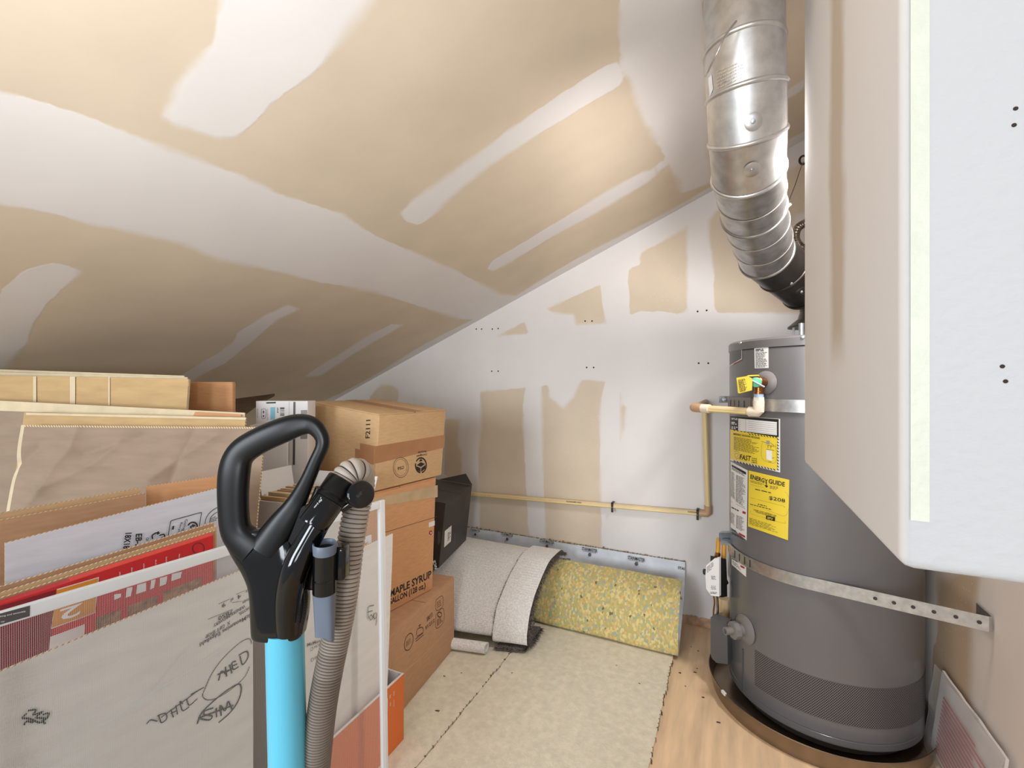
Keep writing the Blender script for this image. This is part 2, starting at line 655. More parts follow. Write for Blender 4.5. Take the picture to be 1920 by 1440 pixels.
CN = Vector((-SL, 0, 1)).normalized()
CP = Vector((0, 0, C0))
ceil_px = lambda px, py: hit(px, py, CP, CN)
wall_px = lambda px, py: hit(px, py, Vector((0, YB, 0)), Vector((0, 1, 0)))
rwall_px = lambda px, py: hit(px, py, Vector((XR, 0, 0)), Vector((1, 0, 0)))
floor_px = lambda px, py, z=0.0: hit(px, py, Vector((0, 0, z)), Vector((0, 0, 1)))


def grid_obj(name, pts, nx, ny, m, sd, flip=False):
    k = nx + 1
    fs = [(j * k + i, j * k + i + 1, (j + 1) * k + i + 1, (j + 1) * k + i) for j in range(ny) for i in range(nx)]
    if flip:
        fs = [tuple(reversed(f)) for f in fs]
    o = MB().add(pts, fs).build(name, m, smooth=0)
    a = o.data.attributes.new('mud', 'FLOAT', 'POINT')
    a.data.foreach_set('value', np.asarray(sd, np.float32).ravel())
    return o


# ceiling
z6 = Z(0, 80, 2.0)
band = z6((0, 190), (130, 210), (300, 270), (640, 400), (900, 500), (1080, 580), (1280, 640), (1400, 720), (1560, 790),
          (1700, 850), (1880, 945), (1960, 950)) + z6((1800, 1040), (1720, 1035), (1560, 985), (1420, 940), (1280, 910),
          (1200, 900), (1050, 860), (820, 815), (700, 760), (500, 710), (370, 690), (200, 640), (0, 610))
ceil_polys = [[tuple(ceil_px(*p)[:2]) for p in band] + [(-1.26, -0.3), (-1.0, -0.3)]]
zc = Z(1080, 80, 4.364)
for pl in [
    [(1140, 122), (1160, 116), (1169, 140), (1165, 158), (1150, 168), (1080, 208), (1000, 258), (920, 310), (850, 365),
     (810, 408), (785, 422), (760, 416), (752, 400), (775, 375), (850, 322), (960, 240), (1060, 170)],
    [(1205, 322), (1228, 318), (1231, 328), (1215, 342), (1120, 398), (1030, 447), (960, 490), (925, 508), (914, 503),
     (922, 490), (980, 455), (1060, 407), (1140, 358)],
    z6((1120, 1000), (1080, 985), (1000, 1020), (890, 1090), (880, 1115), (820, 1165), (700, 1235), (640, 1270),
       (700, 1290), (740, 1255), (850, 1200), (960, 1110), (1040, 1040)),
    z6((1515, 1058), (1470, 1055), (1380, 1100), (1280, 1165), (1180, 1225), (1140, 1255), (1200, 1250), (1330, 1165),
       (1450, 1095)),
    z6((840, -200), (800, 0), (720, 90), (680, 150), (640, 230), (605, 285), (700, 320), (820, 358), (880, 350), (960, 300),
       (1000, 250), (1080, 180), (1170, 115), (1230, 50), (1270, 0), (1420, -200)),
    z6((305, 860), (270, 840), (200, 825), (120, 845), (60, 880), (10, 930), (-60, 990), (-60, 1240), (10, 1230), (100, 1130),
       (130, 1050), (160, 1000), (220, 940)),
    zc((360, -400), (360, 60), (410, 200), (470, 400), (540, 610), (640, 770), (740, 950), (830, 1130), (870, 1230),
       (1100, 1150), (1090, 800), (1060, 300), (1040, -400)),
    zc((700, 960), (650, 1020), (660, 1060), (760, 1000)),
    zc((1690, 420), (1870, 300), (1870, 380), (1690, 480)),
]:
    ceil_polys.append([tuple(ceil_px(*p)[:2]) for p in pl])
nx, ny = 290, 150
gx = np.linspace(XL, XR, nx + 1)
gy = np.linspace(YF, YB, ny + 1)
GX, GY = np.meshgrid(gx, gy)
sd = np.full(GX.shape, -1.0)
for pl in ceil_polys:
    sd = np.maximum(sd, sdf_poly(GX, GY, pl))
sd = np.maximum(sd, GY - (YB - 0.075) + 0.02 * np.sin(GX * 7) - 0.01)      # taped corner along the back wall
ceiling = grid_obj('ceiling', [(x, y, ceil_z(x)) for x, y in zip(GX.ravel(), GY.ravel())], nx, ny, M_ceil, sd, True)
struct(ceiling)

# back wall
z5 = Z(880, 360, 3.0)
wall_tan = [
    z5((960, 345), (1225, 200), (1225, 670), (1180, 685), (1060, 670), (960, 670), (905, 690), (900, 560), (890, 500),
       (905, 430), (960, 410)),
    z5((1345, 160), (1400, 100), (1500, 60), (1700, -60), (1840, -150), (1960, -200), (1960, 90), (1840, 130), (1815, 220),
       (1830, 350), (1960, 420), (1960, 680), (1400, 680), (1380, 640), (1375, 450), (1350, 250)),
    z5((430, 660), (560, 600), (740, 520), (745, 600), (770, 740), (600, 745), (585, 690), (490, 680)),
    z5((160, 810), (310, 730), (320, 760), (330, 795)),
    [(900, 735), (985, 727), (980, 760), (983, 850), (990, 985), (1000, 1060), (900, 1060), (897, 850), (902, 800)],
    [(1015, 722), (1028, 722), (1030, 745), (1055, 765), (1075, 745), (1090, 712), (1135, 715), (1125, 760), (1125, 850),
     (1128, 1000), (1130, 1060), (1025, 1060), (1018, 870)],
    [(834, 785), (862, 787), (858, 830), (865, 850), (866, 900), (834, 890)],
    [(695, 742), (714, 722), (735, 722), (747, 732), (747, 752), (690, 760)],
    z5((848, 1125), (858, 1130), (860, 1190), (882, 1210), (870, 1320), (850, 1400), (852, 1300)),
    [(838, 860), (868, 905), (868, 1000), (838, 1000)],
]
nx, ny = 300, 130
GX, GT = np.meshgrid(np.linspace(XL, XR, nx + 1), np.linspace(0, 1, ny + 1))
GZ = GT * (C0 + SL * GX) * 1.0 - 0.012 * (1 - GT)
sd = np.full(GX.shape, -1.0)
for pl in wall_tan:
    pts = [wall_px(*p) for p in pl]
    sd = np.maximum(sd, sdf_poly(GX, GZ, [(p.x, p.z) for p in pts]))
wall_back = grid_obj('wall_back', [(x, YB, z) for x, z in zip(GX.ravel(), GZ.ravel())], nx, ny, M_wall, -sd)
struct(wall_back)

# right wall
ny2, nz2 = 70, 80
GY, GZ = np.meshgrid(np.linspace(YF, YB, ny2 + 1), np.linspace(-0.012, ceil_z(XR), nz2 + 1))
sd = np.full(GY.shape, -1.0)
for pl in ([(1757, 1080), (1838, 1070), (1830, 1130), (1822, 1180), (1818, 1360), (1816, 1560), (1745, 1560), (1748, 1215),
            (1757, 1200)],):
    pts = [rwall_px(*p) for p in pl]
    sd = np.maximum(sd, sdf_poly(GY, GZ, [(p.y, p.z) for p in pts]))
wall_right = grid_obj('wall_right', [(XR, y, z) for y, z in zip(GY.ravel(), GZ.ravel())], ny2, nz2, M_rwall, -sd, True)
struct(wall_right)

# low knee wall at the eaves
b = MB().add([(XL, YF, -0.012), (XL, YB, -0.012), (XL, YB, ceil_z(XL)), (XL, YF, ceil_z(XL))], [(0, 1, 2, 3)])
struct(b.build('wall_left', mat('plain_plaster', MUD, 0.9), smooth=0))

# screw holes in the compound
hole = None
for px, py in [(893, 617), (903, 617), (923, 617), (934, 616), (1097, 602), (1110, 602), (1100, 689), (1113, 689),
               (1308, 584), (1325, 582), (1310, 681), (1328, 681), (922, 696), (934, 696)]:
    p = wall_px(px, py)
    if hole is None:
        hole = MB().lathe(p + Vector((0, -0.0008, 0)), (0, 1, 0), [(0, 0.0036), (0.0008, 0.0042)], 10).build(
            'screw_hole', mat('hole_dark', (60, 46, 40), 0.9), wall_back)
        hole_p = p
        ch = hole
    else:
        ch = hole.copy()
        COL.objects.link(ch)
        ch.parent = wall_back
        ch.location = p - hole_p

# added lamp, unseen behind the stub wall, to brighten the floor and boxes
BL = Vector((0.34, 1.28, 0))
BZ = 1.80
lamp = thing('added_fill_lamp', 'added shaded fill lamp hanging unseen behind the stub wall', 'lamp', Vector((BL.x, BL.y, BZ - 0.14)))
MB().lathe(BL + Vector((0, 0, BZ + 0.01)), (0, 0, -1), [(0, 0.02), (0.012, 0.03), (0.045, 0.03), (0.07, 0.022)], 24).build('holder', mat('porcelain', (236, 234, 228), 0.3), lamp)
MB().tube([BL + Vector((0, 0, BZ)), BL + Vector((0, 0, ceil_z(BL.x)))], 0.004, 8).build('cord', MATS['porcelain'], lamp)
M_added_bulb = bpy.data.materials.new('added_bulb_glow')  # glow of the added fill lamp
M_added_bulb.use_nodes = True
M_added_bulb.node_tree.nodes['Principled BSDF'].inputs['Emission Color'].default_value = (1, 0.93, 0.84, 1)
M_added_bulb.node_tree.nodes['Principled BSDF'].inputs['Emission Strength'].default_value = 12
MB().lathe(BL + Vector((0, 0, BZ - 0.06)), (0, 0, -1), [(0, 0.012), (0.015, 0.018), (0.035, 0.024), (0.052, 0.02), (0.06, 0.006)], 20).build('bulb', M_added_bulb, lamp)
ld = bpy.data.lights.new('added_fill_light', 'SPOT')          # added fill light; the shade keeps it off the slope above
ld.energy, ld.shadow_soft_size, ld.color = 31, 0.09, (1.0, 0.97, 0.95)
ld.spot_size, ld.spot_blend = math.radians(150), 0.5
lo_ = bpy.data.objects.new('added_fill_light', ld)
lo_.location = BL + Vector((0, 0, BZ - 0.19))
lo_.rotation_euler = Vector((-1.1, 0.15, -1.05)).to_track_quat('-Z', 'Y').to_euler()
sh = Vector((-1.1, 0.15, -1.05)).normalized()
MB().lathe(BL + Vector((0, 0, BZ - 0.10)) - sh * 0.06, sh, [(0, 0.012), (0.0, 0.03), (0.10, 0.088), (0.10, 0.09), (-0.002, 0.032), (-0.004, 0.012)], 28, cap=False).build(
    'shade', mat('enamel_shade', (230, 230, 226), 0.35), lamp)
COL.objects.link(lo_)

# hanging stub wall in the right foreground
XJ, YN, YE, ZB = 0.142, 0.535, 1.153, 0.893


def mat_stub():
    m = bpy.data.materials.new('stub_wall_paint')
    m.use_nodes = True
    nt = m.node_tree
    N, Lk = nt.nodes.new, nt.links.new
    b = nt.nodes['Principled BSDF']
    b.inputs['Roughness'].default_value = 0.75
    tc = N('ShaderNodeNewGeometry')
    sx = N('ShaderNodeSeparateXYZ')
    Lk(tc.outputs['Position'], sx.inputs[0])
    nrm = N('ShaderNodeSeparateXYZ')
    Lk(tc.outputs['Normal'], nrm.inputs[0])
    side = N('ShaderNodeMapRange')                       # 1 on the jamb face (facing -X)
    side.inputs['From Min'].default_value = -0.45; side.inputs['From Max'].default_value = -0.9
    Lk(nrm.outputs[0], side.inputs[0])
    # bare-paper stripe on the jamb that never got compound
    nz = N('ShaderNodeTexNoise'); nz.inputs['Scale'].default_value = 9; nz.inputs['Detail'].default_value = 6
    Lk(tc.outputs['Position'], nz.inputs[0])
    y0 = N('ShaderNodeMath'); y0.operation = 'SUBTRACT'; y0.inputs[1].default_value = 0.82
    Lk(sx.outputs[1], y0.inputs[0])
    ya = N('ShaderNodeMath'); ya.operation = 'ABSOLUTE'; Lk(y0.outputs[0], ya.inputs[0])
    yn = N('ShaderNodeMath'); yn.operation = 'MULTIPLY_ADD'; yn.inputs[1].default_value = 0.05
    Lk(nz.outputs[0], yn.inputs[0]); Lk(ya.outputs[0], yn.inputs[2])
    st = N('ShaderNodeMapRange'); st.interpolation_type = 'SMOOTHSTEP'
    st.inputs['From Min'].default_value = 0.095; st.inputs['From Max'].default_value = 0.05
    Lk(yn.outputs[0], st.inputs[0])
    zz = N('ShaderNodeMapRange'); zz.interpolation_type = 'SMOOTHSTEP'
    zz.inputs['From Min'].default_value = 1.07; zz.inputs['From Max'].default_value = 1.16
    Lk(sx.outputs[2], zz.inputs[0])
    k1 = N('ShaderNodeMath'); k1.operation = 'MULTIPLY'; Lk(st.outputs[0], k1.inputs[0]); Lk(zz.outputs[0], k1.inputs[1])
    k2 = N('ShaderNodeMath'); k2.operation = 'MULTIPLY'; Lk(k1.outputs[0], k2.inputs[0]); Lk(side.outputs[0], k2.inputs[1])
    k3 = N('ShaderNodeMath'); k3.operation = 'MULTIPLY'; k3.inputs[1].default_value = 0.75; Lk(k2.outputs[0], k3.inputs[0])
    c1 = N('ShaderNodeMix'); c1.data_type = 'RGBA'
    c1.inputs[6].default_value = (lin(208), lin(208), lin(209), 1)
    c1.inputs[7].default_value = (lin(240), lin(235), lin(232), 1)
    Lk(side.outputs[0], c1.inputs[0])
    c2 = N('ShaderNodeMix'); c2.data_type = 'RGBA'
    Lk(k3.outputs[0], c2.inputs[0]); Lk(c1.outputs[2], c2.inputs[6])
    c2.inputs[7].default_value = (lin(198), lin(176), lin(150), 1)
    Lk(c2.outputs[2], b.inputs['Base Color'])
    n2 = N('ShaderNodeTexNoise'); n2.inputs['Scale'].default_value = 95; n2.inputs['Detail'].default_value = 2
    Lk(tc.outputs['Position'], n2.inputs[0])
    inv = N('ShaderNodeMath'); inv.operation = 'SUBTRACT'; inv.inputs[0].default_value = 1.0
    Lk(side.outputs[0], inv.inputs[1])
    sm = N('ShaderNodeMath'); sm.operation = 'MULTIPLY'; sm.inputs[1].default_value = 0.5; Lk(inv.outputs[0], sm.inputs[0])
    bp = N('ShaderNodeBump'); bp.inputs['Distance'].default_value = 0.0025
    Lk(sm.outputs[0], bp.inputs['Strength']); Lk(n2.outputs[0], bp.inputs['Height'])
    Lk(bp.outputs[0], b.inputs['Normal'])
    return m


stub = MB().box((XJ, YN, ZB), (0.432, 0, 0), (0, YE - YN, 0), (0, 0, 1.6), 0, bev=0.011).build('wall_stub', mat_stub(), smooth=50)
struct(stub)
stub_px = lambda px, py: hit(px, py, Vector((0, YN - 0.0006, 0)), Vector((0, 1, 0)))
bead = MB().box((XJ + 0.0065, YN - 0.0012, 0.940), (0.0135, 0, 0), (0, 0.0013, 0), (0, 0, 1.2)).build(
    'corner_tape', mat('pale_green_tape', (230, 232, 216), 0.5, var=0.02, scale=50, bump=0.3, bscale=120), stub)
for px, py in [(1905, 203), (1902, 234), (1880, 687), (1886, 715)]:
    p = stub_px(px, py)
    MB().lathe(p, (0, 1, 0), [(0, 0.0012), (0.0004, 0.0018)], 10).build('screw_hole', MATS['hole_dark'], stub)

# floor
M_ply = mat('plywood', (232, 200, 162), 0.7, var=0.10, scale=5.0, stretch=(7, 1, 1), detail=10)
b = MB().box((XL, -1.6, -0.06), (XR - XL, 0, 0), (0, 1.6 + YB, 0), (0, 0, 0.048))
floor = struct(b.build('floor', M_ply, smooth=0))
MB().box((0.045, -0.4, -0.0125), (0.003, 0, 0), (0, 1.75, 0), (0, 0, 0.0008)).build(
    'seam', mat('floor_seam', (112, 84, 62), 0.9), floor, smooth=0)
M_carpet = mat('cream_carpet', (234, 225, 203), 0.95, var=0.06, scale=48, bump=0.6, bscale=420, detail=12)
M_fray = mat('carpet_fray', (120, 100, 80), 0.95, var=0.3, scale=200)
rnd = random.Random(3)


def rag_edge(x, y0, y1, n, a, sign):
    return [(x + a * (noise.noise(Vector((k * 0.43, x * 9, 0))) + 0.5 * rnd.uniform(-1, 1)), y0 + (y1 - y0) * k / n) for k in range(n + 1)]


for nm, xa, xb, lab in (('carpet_remnant', -3.6, -0.789, 'cream carpet remnant reaching left under the stacked cartons'),
                        ('carpet_remnant', -0.785, -0.205, 'cream carpet remnant with frayed edge in the middle of the floor')):
    e1 = rag_edge(xb, -1.2, YB - 0.004, 160, 0.004, 1)
    e0 = rag_edge(xa, YB - 0.004, -1.2, 160, 0.004, 1)
    poly = [(x, y, -0.0115) for x, y in e1 + e0]
    o = tag(MB().prism(poly, (0, 0, 0.0105)).build('carpet_remnant', M_carpet, smooth=0), lab, 'carpet')
    # frayed dark binding threads along the cut
    b = MB()
    for x, y in e1:
        if rnd.random() < 0.7:
            L = rnd.uniform(0.004, 0.009)
            a = rnd.uniform(-1, 1)
            b.box((x - 0.002, y, -0.011), (L * 0.7, a * L, 0), (-a * 0.001, 0.0016, 0), (0, 0, 0.0118))
    fr = b.build('fray', M_fray, o, smooth=0)
    fr['kind'] = 'stuff'

M_chip = mat('dark_debris', (74, 58, 46), 0.9)
for k, (px, py, sz) in enumerate(((1303, 1261, 0.006), (1275, 1262, 0.007), (1307, 1254, 0.003), (1318, 1308, 0.006), (1285, 1287, 0.003), (1347, 1355, 0.007), (1296, 1213, 0.003), (1309, 1221, 0.003))):
    c = floor_px(px, py, -0.012)
    a = 1.3 * k
    q = [c + Vector((sz * r_ * math.cos(a + t_), sz * r_ * 0.5 * math.sin(a + t_), 0)) for t_, r_ in ((0, 1), (1.2, 0.7), (2.6, 0.9), (3.6, 1), (5.0, 0.6))]
    tag(MB().prism(q, (0, 0, 0.002)).build('debris_chip', M_chip, smooth=0), 'tiny dark chip of debris on the bare plywood strip', 'debris', 'debris chips on the plywood')
for k, (px, py, sz) in enumerate(((833, 1268, 0.006), (820, 1333, 0.010), (865, 1262, 0.004), (1199, 1282, 0.005), (1156, 1248, 0.003), (960, 1262, 0.004))):
    c = floor_px(px, py, -0.001)
    a = 0.9 * k
    q = [c + Vector((sz * r_ * math.cos(a + t_), sz * r_ * 0.6 * math.sin(a + t_), 0)) for t_, r_ in ((0, 1), (1.2, 0.5), (2.6, 0.9), (3.6, 0.6), (5.0, 0.8))]
    tag(MB().prism(q, (0, 0, 0.0014)).build('debris_fleck', M_fray, smooth=0), 'tiny brown fleck of dirt on the cream carpet', 'debris', 'dirt flecks on the carpet')
# flecks of dirt on the carpet and crumbs of plaster at the wall foot
MB_crumb = mat('plaster_crumb', (222, 200, 176), 0.9, var=0.1, scale=80)
b = MB()
n = 40
top = [(-0.21 + 0.30 * k / n, YB - 0.003, 0.028 + 0.012 * noise.noise(Vector((k * 0.5, 3, 0)))) for k in range(n + 1)]
for k in range(n):
    b.add([top[k], top[k + 1], (top[k + 1][0], YB - 0.006, -0.011), (top[k][0], YB - 0.006, -0.011)], [(0, 1, 2, 3)])
b.build('torn_drywall_foot', mat('torn_paper', (196, 158, 128), 0.9, var=0.16, scale=40), wall_back, smooth=0)

# ------------------------------------------------------------------ water heater
HX, HY, HR = 0.265, 1.838, 0.27
HC = Vector((HX, HY, 0))


def cyl_hit(r):
    def f(px, py):
        d = ray(px, py)
        ox, oy = CAM.x - HX, CAM.y - HY
        a = d.x * d.x + d.y * d.y
        bq = 2 * (ox * d.x + oy * d.y)
        c = ox * ox + oy * oy - r * r
        disc = max(bq * bq - 4 * a * c, 0.0)
        t = (-bq - math.sqrt(disc)) / (2 * a)
        return CAM + d * t
    return f


def arc_pts(r, z, a0, a1, n):
    return [HC + Vector((r * math.cos(a0 + (a1 - a0) * k / n), r * math.sin(a0 + (a1 - a0) * k / n), z)) for k in range(n + 1)]


ZT = 1.212           # top of the jacket
heater = thing('water_heater', 'tall grey gas water heater with yellow stickers beside the back wall', 'water heater', (HX, HY, 0.0))
MB().lathe((HX, HY, 0), (0, 0, 1), [(0.03, HR - 0.004), (0.034, HR), (0.052, HR), (0.054, HR - 0.003), (0.056, HR), (ZT - 0.036, HR),
                                   (ZT - 0.034, HR - 0.002)], 96).build('jacket', M_heater, heater)
MB().lathe((HX, HY, 0), (0, 0, 1), [(ZT - 0.034, HR - 0.004), (ZT - 0.032, HR + 0.003), (ZT - 0.008, HR + 0.003), (ZT - 0.002, HR - 0.002),
                                   (ZT, HR - 0.010), (ZT + 0.006, 0.05)], 96).build('top_cap', M_heater, heater)
MB().lathe((HX, HY, 0), (0, 0, 1), [(0.0, HR - 0.03), (0.03, HR - 0.03)], 48).build('base_ring', M_heater_d, heater)
hs = cyl_hit(HR + 0.004)
for px, py in [(1388, 643), (1505, 632)]:
    p = hs(px, py)
    d = (p - HC); d.z = 0; d.normalize()
    MB().lathe(p - d * 0.001, d, [(0, 0.006), (0.003, 0.005), (0.004, 0.002)], 12).build('screw', M_zinc, heater)
# draft hood over the flue
ZH = ZT + 0.004
MB().lathe((HX, HY, 0), (0, 0, 1), [(ZH + 0.042, 0.088), (ZH + 0.046, 0.088), (ZH + 0.072, 0.058), (ZH + 0.10, 0.05), (ZH + 0.12, 0.05)], 40).build(
    'draft_hood', M_blackduct, heater)
for k in range(4):
    a = math.radians(200 + 90 * k)
    p = HC + Vector((0.076 * math.cos(a), 0.076 * math.sin(a), ZH - 0.004))
    t = Vector((-math.sin(a), math.cos(a), 0))
    MB().box(p - t * 0.007, t * 0.014, Vector((math.cos(a), math.sin(a), 0)) * 0.002, (0, 0, 0.05)).build('hood_leg', M_zinc, heater, smooth=0)
for px in (1503,):
    p = P(px, 612, 1.46)
    MB().tube([p + Vector((0, 0, -0.03)), p + Vector((0, 0, 0.01))], 0.008, 14).build('water_nipple', M_zinc, heater)

# stickers on the jacket
h1, h2, h3 = cyl_hit(HR + 0.0012), cyl_hit(HR + 0.0020), cyl_hit(HR + 0.0028)
zA = Z(1260, 600, 6.0)
zB_ = Z(1260, 780, 6.0)
zC_ = Z(1260, 980, 6.0)
# badge
bd = patch(zA((650, 345), (787, 322), (787, 440), (650, 520)), h1, M_sticker, heater, 8, 1, 'brand_badge')
patch(zA((650, 352), (780, 331), (780, 434), (650, 508)), h2, M_heater_d, bd, 8, 1, 'badge_panel')
patch(zA((690, 492), (787, 441), (787, 447), (690, 500)), h2, M_redprint, bd, 8, 1, 'badge_stripe')
# small warning label
wl = patch(zA((925, 318), (1085, 306), (1087, 540), (930, 545)), h1, M_sticker, heater, 6, 1, 'warning_label')
lines(zA((940, 326), (1072, 316), (1072, 350), (940, 356)), 2, h2, M_ink, wl, 0.6, 1, 3)
lines(zA((940, 364), (1072, 356), (1074, 532), (942, 536)), 14, h2, M_ink, wl, 0.45, 2, 6)
# emergency label, upper
el = patch(zB_((655, 0), (1217, 32), (1217, 636), (655, 498)), h1, M_sticker, heater, 14, 2, 'emergency_label')
patch(zB_((655, 0), (1200, 36), (1200, 240), (655, 160)), h2, M_blackpaint, el, 14, 1, 'black_panel')
patch(zB_((745, 28), (1180, 68), (1180, 218), (745, 165)), h3, M_sticker, el, 12, 1, 'service_table')
h4 = cyl_hit(HR + 0.0036)
for k in range(6):
    y0, y1 = 48 + 22 * k, 90 + 23 * k
    stroke([zB_((748, y0), (900, y0 + (y1 - y0) * 0.36), (1050, y0 + (y1 - y0) * 0.7), (1178, y1))], h4, 0.0006, M_charcoal, el, 'table_rule')
stroke([zB_((828, 38), (828, 172))], h4, 0.0006, M_charcoal, el, 'table_rule')
for k, (a, c) in enumerate(((20, 40), (62, 95), (115, 145))):
    lines(zB_((668, a), (738, a + 4), (738, c + 8), (668, c)), 2, h4, M_sticker, el, 0.6, 20 + k, 2)
yp = patch(zB_((655, 150), (1190, 240), (1190, 610), (655, 480)), h2, M_yellow, el, 14, 2, 'yellow_panel')
text('EMERGENCY  SHUTDOWN  PROCEDURES', h3, zB_((690, 212))[0], zB_((988, 262))[0], zB_((690, 190))[0], M_ink, el)
lines(zB_((695, 228), (978, 278), (978, 440), (695, 380)), 13, h3, M_ink, el, 0.35, 3, 12)
text('FAST', h3, zB_((760, 488))[0], zB_((882, 510))[0], zB_((768, 430))[0], M_ink, el)
for k, s in enumerate(('WATER', 'HEATER', 'COMPANY')):
    text(s, h3, zB_((898 - 4 * k, 482 + 22 * k))[0], zB_((958, 492 + 22 * k))[0], zB_((898 - 4 * k, 468 + 22 * k))[0], M_ink, el)
stroke([zB_((700, 400), (730, 395), (755, 420), (760, 460), (735, 478), (712, 462), (705, 430), (730, 420), (745, 440), (728, 458))], h3, 0.0016, M_greyprint, el, 'round_logo')
stroke([zB_((720, 485), (960, 536))], h3, 0.0008, M_ink, el, 'rule')
stroke([zB_(*[(x * 1.0, y) for x, y in ((1015, 300), (1015, 480), (1165, 520), (1165, 310))])], h3, 0.0006, M_charcoal, el, 'diagram')
patch(zB_((1058, 380), (1125, 392), (1125, 505), (1062, 490)), h3, M_sticker, el, 2, 1, 'diagram_tank')
patch(zB_((1060, 275), (1098, 280), (1098, 322), (1060, 315)), h3, M_greyprint, el, 1, 1, 'diagram_valve')
stroke([zB_((1062, 372), (1150, 388)), zB_((1068, 482), (1150, 470)), zB_((1075, 330), (1160, 345)), zB_((1105, 300), (1150, 335)),
        zB_((1005, 285), (1055, 300)), zB_((1080, 515), (1120, 520)), zB_((1080, 360), (1078, 330)), zB_((1110, 365), (1115, 330))], h3, 0.0011, M_ink, el, 'diagram_lines')['kind'] = 'stuff'
# hazard hatching round the yellow panel
for k in range(14):
    t = k / 14
    x, y = 690 + 480 * t, 498 + 102 * t
    patch(zB_((x, y), (x + 14, y + 3), (x + 30, y + 24), (x + 14, y + 21)), h3, M_ink, yp, 1, 1, 'hazard_stripe')
for k in range(11):
    y = 248 + 34 * k
    patch(zB_((1182, y), (1182, y + 14), (1200, y + 28), (1200, y + 13)), h3, M_ink, yp, 1, 1, 'hazard_stripe')
for k in range(10):
    t = k / 10
    x, y = 860 + 330 * t, 200 + 38 * t
    patch(zB_((x, y - 4), (x + 14, y - 1), (x + 28, y + 16), (x + 14, y + 14)), h3, M_ink, yp, 1, 1, 'hazard_stripe')
# long white instruction label, lower left
il = patch(zB_((660, 512), (852, 612), (840, 1400), (660, 1250)) + [], h1, M_sticker, heater, 8, 3, 'instruction_label')
patch(zC_((668, 320), (836, 400), (834, 612), (670, 470)), h1, M_sticker, il, 8, 2, 'label_tail')
patch(zB_((670, 545), (832, 632), (832, 662), (670, 568)), h2, M_blackpaint, il, 8, 1, 'black_bar')
lines(zB_((672, 575), (828, 662), (828, 688), (672, 602)), 2, h2, M_ink, il, 0.5, 5, 7)
lines(zB_((720, 660), (826, 702), (826, 1040), (716, 960)), 30, h2, M_ink, il, 0.4, 6, 5)
lines(zB_((666, 620), (712, 655), (710, 960), (662, 900)), 24, h2, M_charcoal, il, 0.4, 7, 3)
stroke([zB_((664, 962), (740, 1000), (826, 1046))], h2, 0.0008, M_ink, il, 'rule')
patch(zB_((792, 1068), (828, 1080), (828, 1106), (792, 1094)), h2, M_redprint, il, 2, 1, 'red_mark')
lines(zB_((668, 1018), (786, 1075), (786, 1095), (668, 1036)), 1, h2, M_ink, il, 0.7, 8, 5)
lines(zB_((724, 1110), (822, 1150), (820, 1320), (720, 1260)), 13, h2, M_ink, il, 0.4, 9, 5)
lines(zB_((662, 1080), (712, 1110), (710, 1240), (660, 1200)), 9, h2, M_charcoal, il, 0.4, 10, 3)
patch(zB_((752, 1310), (822, 1350), (822, 1372), (752, 1332)), h2, M_redprint, il, 2, 1, 'red_mark')
lines(zB_((668, 1262), (745, 1302), (745, 1325), (668, 1285)), 2, h2, M_ink, il, 0.6, 11, 4)
lines(zB_((668, 1300), (826, 1382), (826, 1408), (668, 1325)), 2, h2, M_ink, il, 0.5, 12, 7)
lines(zC_((674, 340), (764, 392), (764, 470), (674, 410)), 4, h2, M_ink, il, 0.5, 13, 4)
stroke([zC_((772, 385), (804, 398), (802, 455), (772, 440), (772, 385))], h2, 0.001, M_ink, il, 'pictogram')
stroke([zC_((785, 440), (785, 418), (800, 432), (798, 445))], h2, 0.0014, M_ink, il, 'pictogram')
patch(zC_((770, 476), (815, 500), (815, 522), (770, 498)), h2, M_redprint, il, 2, 1, 'red_mark')
lines(zC_((676, 425), (765, 480), (810, 570), (690, 470)), 3, h2, M_ink, il, 0.3, 14, 5)
# energy label
eg = patch(zB_((862, 612), (1320, 718), (1305, 1398), (856, 1242)), h1, M_yellow, heater, 10, 3, 'energy_label')
text('ENERGY', h2, zB_((880, 705))[0], zB_((1075, 765))[0], zB_((884, 655))[0], M_ink, eg, bold=0.026)
text('GUIDE', h2, zB_((1085, 758))[0], zB_((1268, 796))[0], zB_((1088, 706))[0], M_ink, eg, bold=0.026)
stroke([zB_((1062, 740), (1062, 800))], h2, 0.0026, M_ink, eg, 'arrow')
patch(zB_((1038, 775), (1084, 786), (1064, 806), (1060, 805)), h2, M_ink, eg, 1, 1, 'arrow_head')
text('$208', h2, zB_((1090, 945))[0], zB_((1272, 982))[0], zB_((1092, 898))[0], M_ink, eg, bold=0.012)
lines(zB_((880, 718), (1035, 760), (1035, 790), (880, 745)), 2, h2, M_ink, eg, 0.35, 15, 6)
lines(zB_((1100, 780), (1220, 800), (1220, 840), (1100, 818)), 3, h2, M_ink, eg, 0.4, 16, 4)
lines(zB_((935, 815), (1160, 868), (1160, 884), (935, 830)), 1, h2, M_ink, eg, 0.6, 17, 5)
stroke([zB_((878, 768), (1000, 800), (1292, 868), (1286, 1115), (1100, 1070), (872, 985))], h2, 0.0005, M_charcoal, eg, 'frame_rule')
stroke([zB_((885, 920), (1060, 965), (1256, 1015), (1256, 1030))], h2, 0.0005, M_ink, eg, 'scale_rule')
lines(zB_((880, 985), (1240, 1075), (1240, 1092), (880, 1000)), 1, h2, M_ink, eg, 0.5, 18, 12)
lines(zB_((965, 985), (1120, 1022), (1120, 1036), (965, 1000)), 1, h2, M_ink, eg, 0.6, 28, 5)
text('YOUR COST DEPENDS ON', h2, zB_((915, 1062))[0], zB_((1170, 1132))[0], zB_((917, 1046))[0], M_ink, eg)
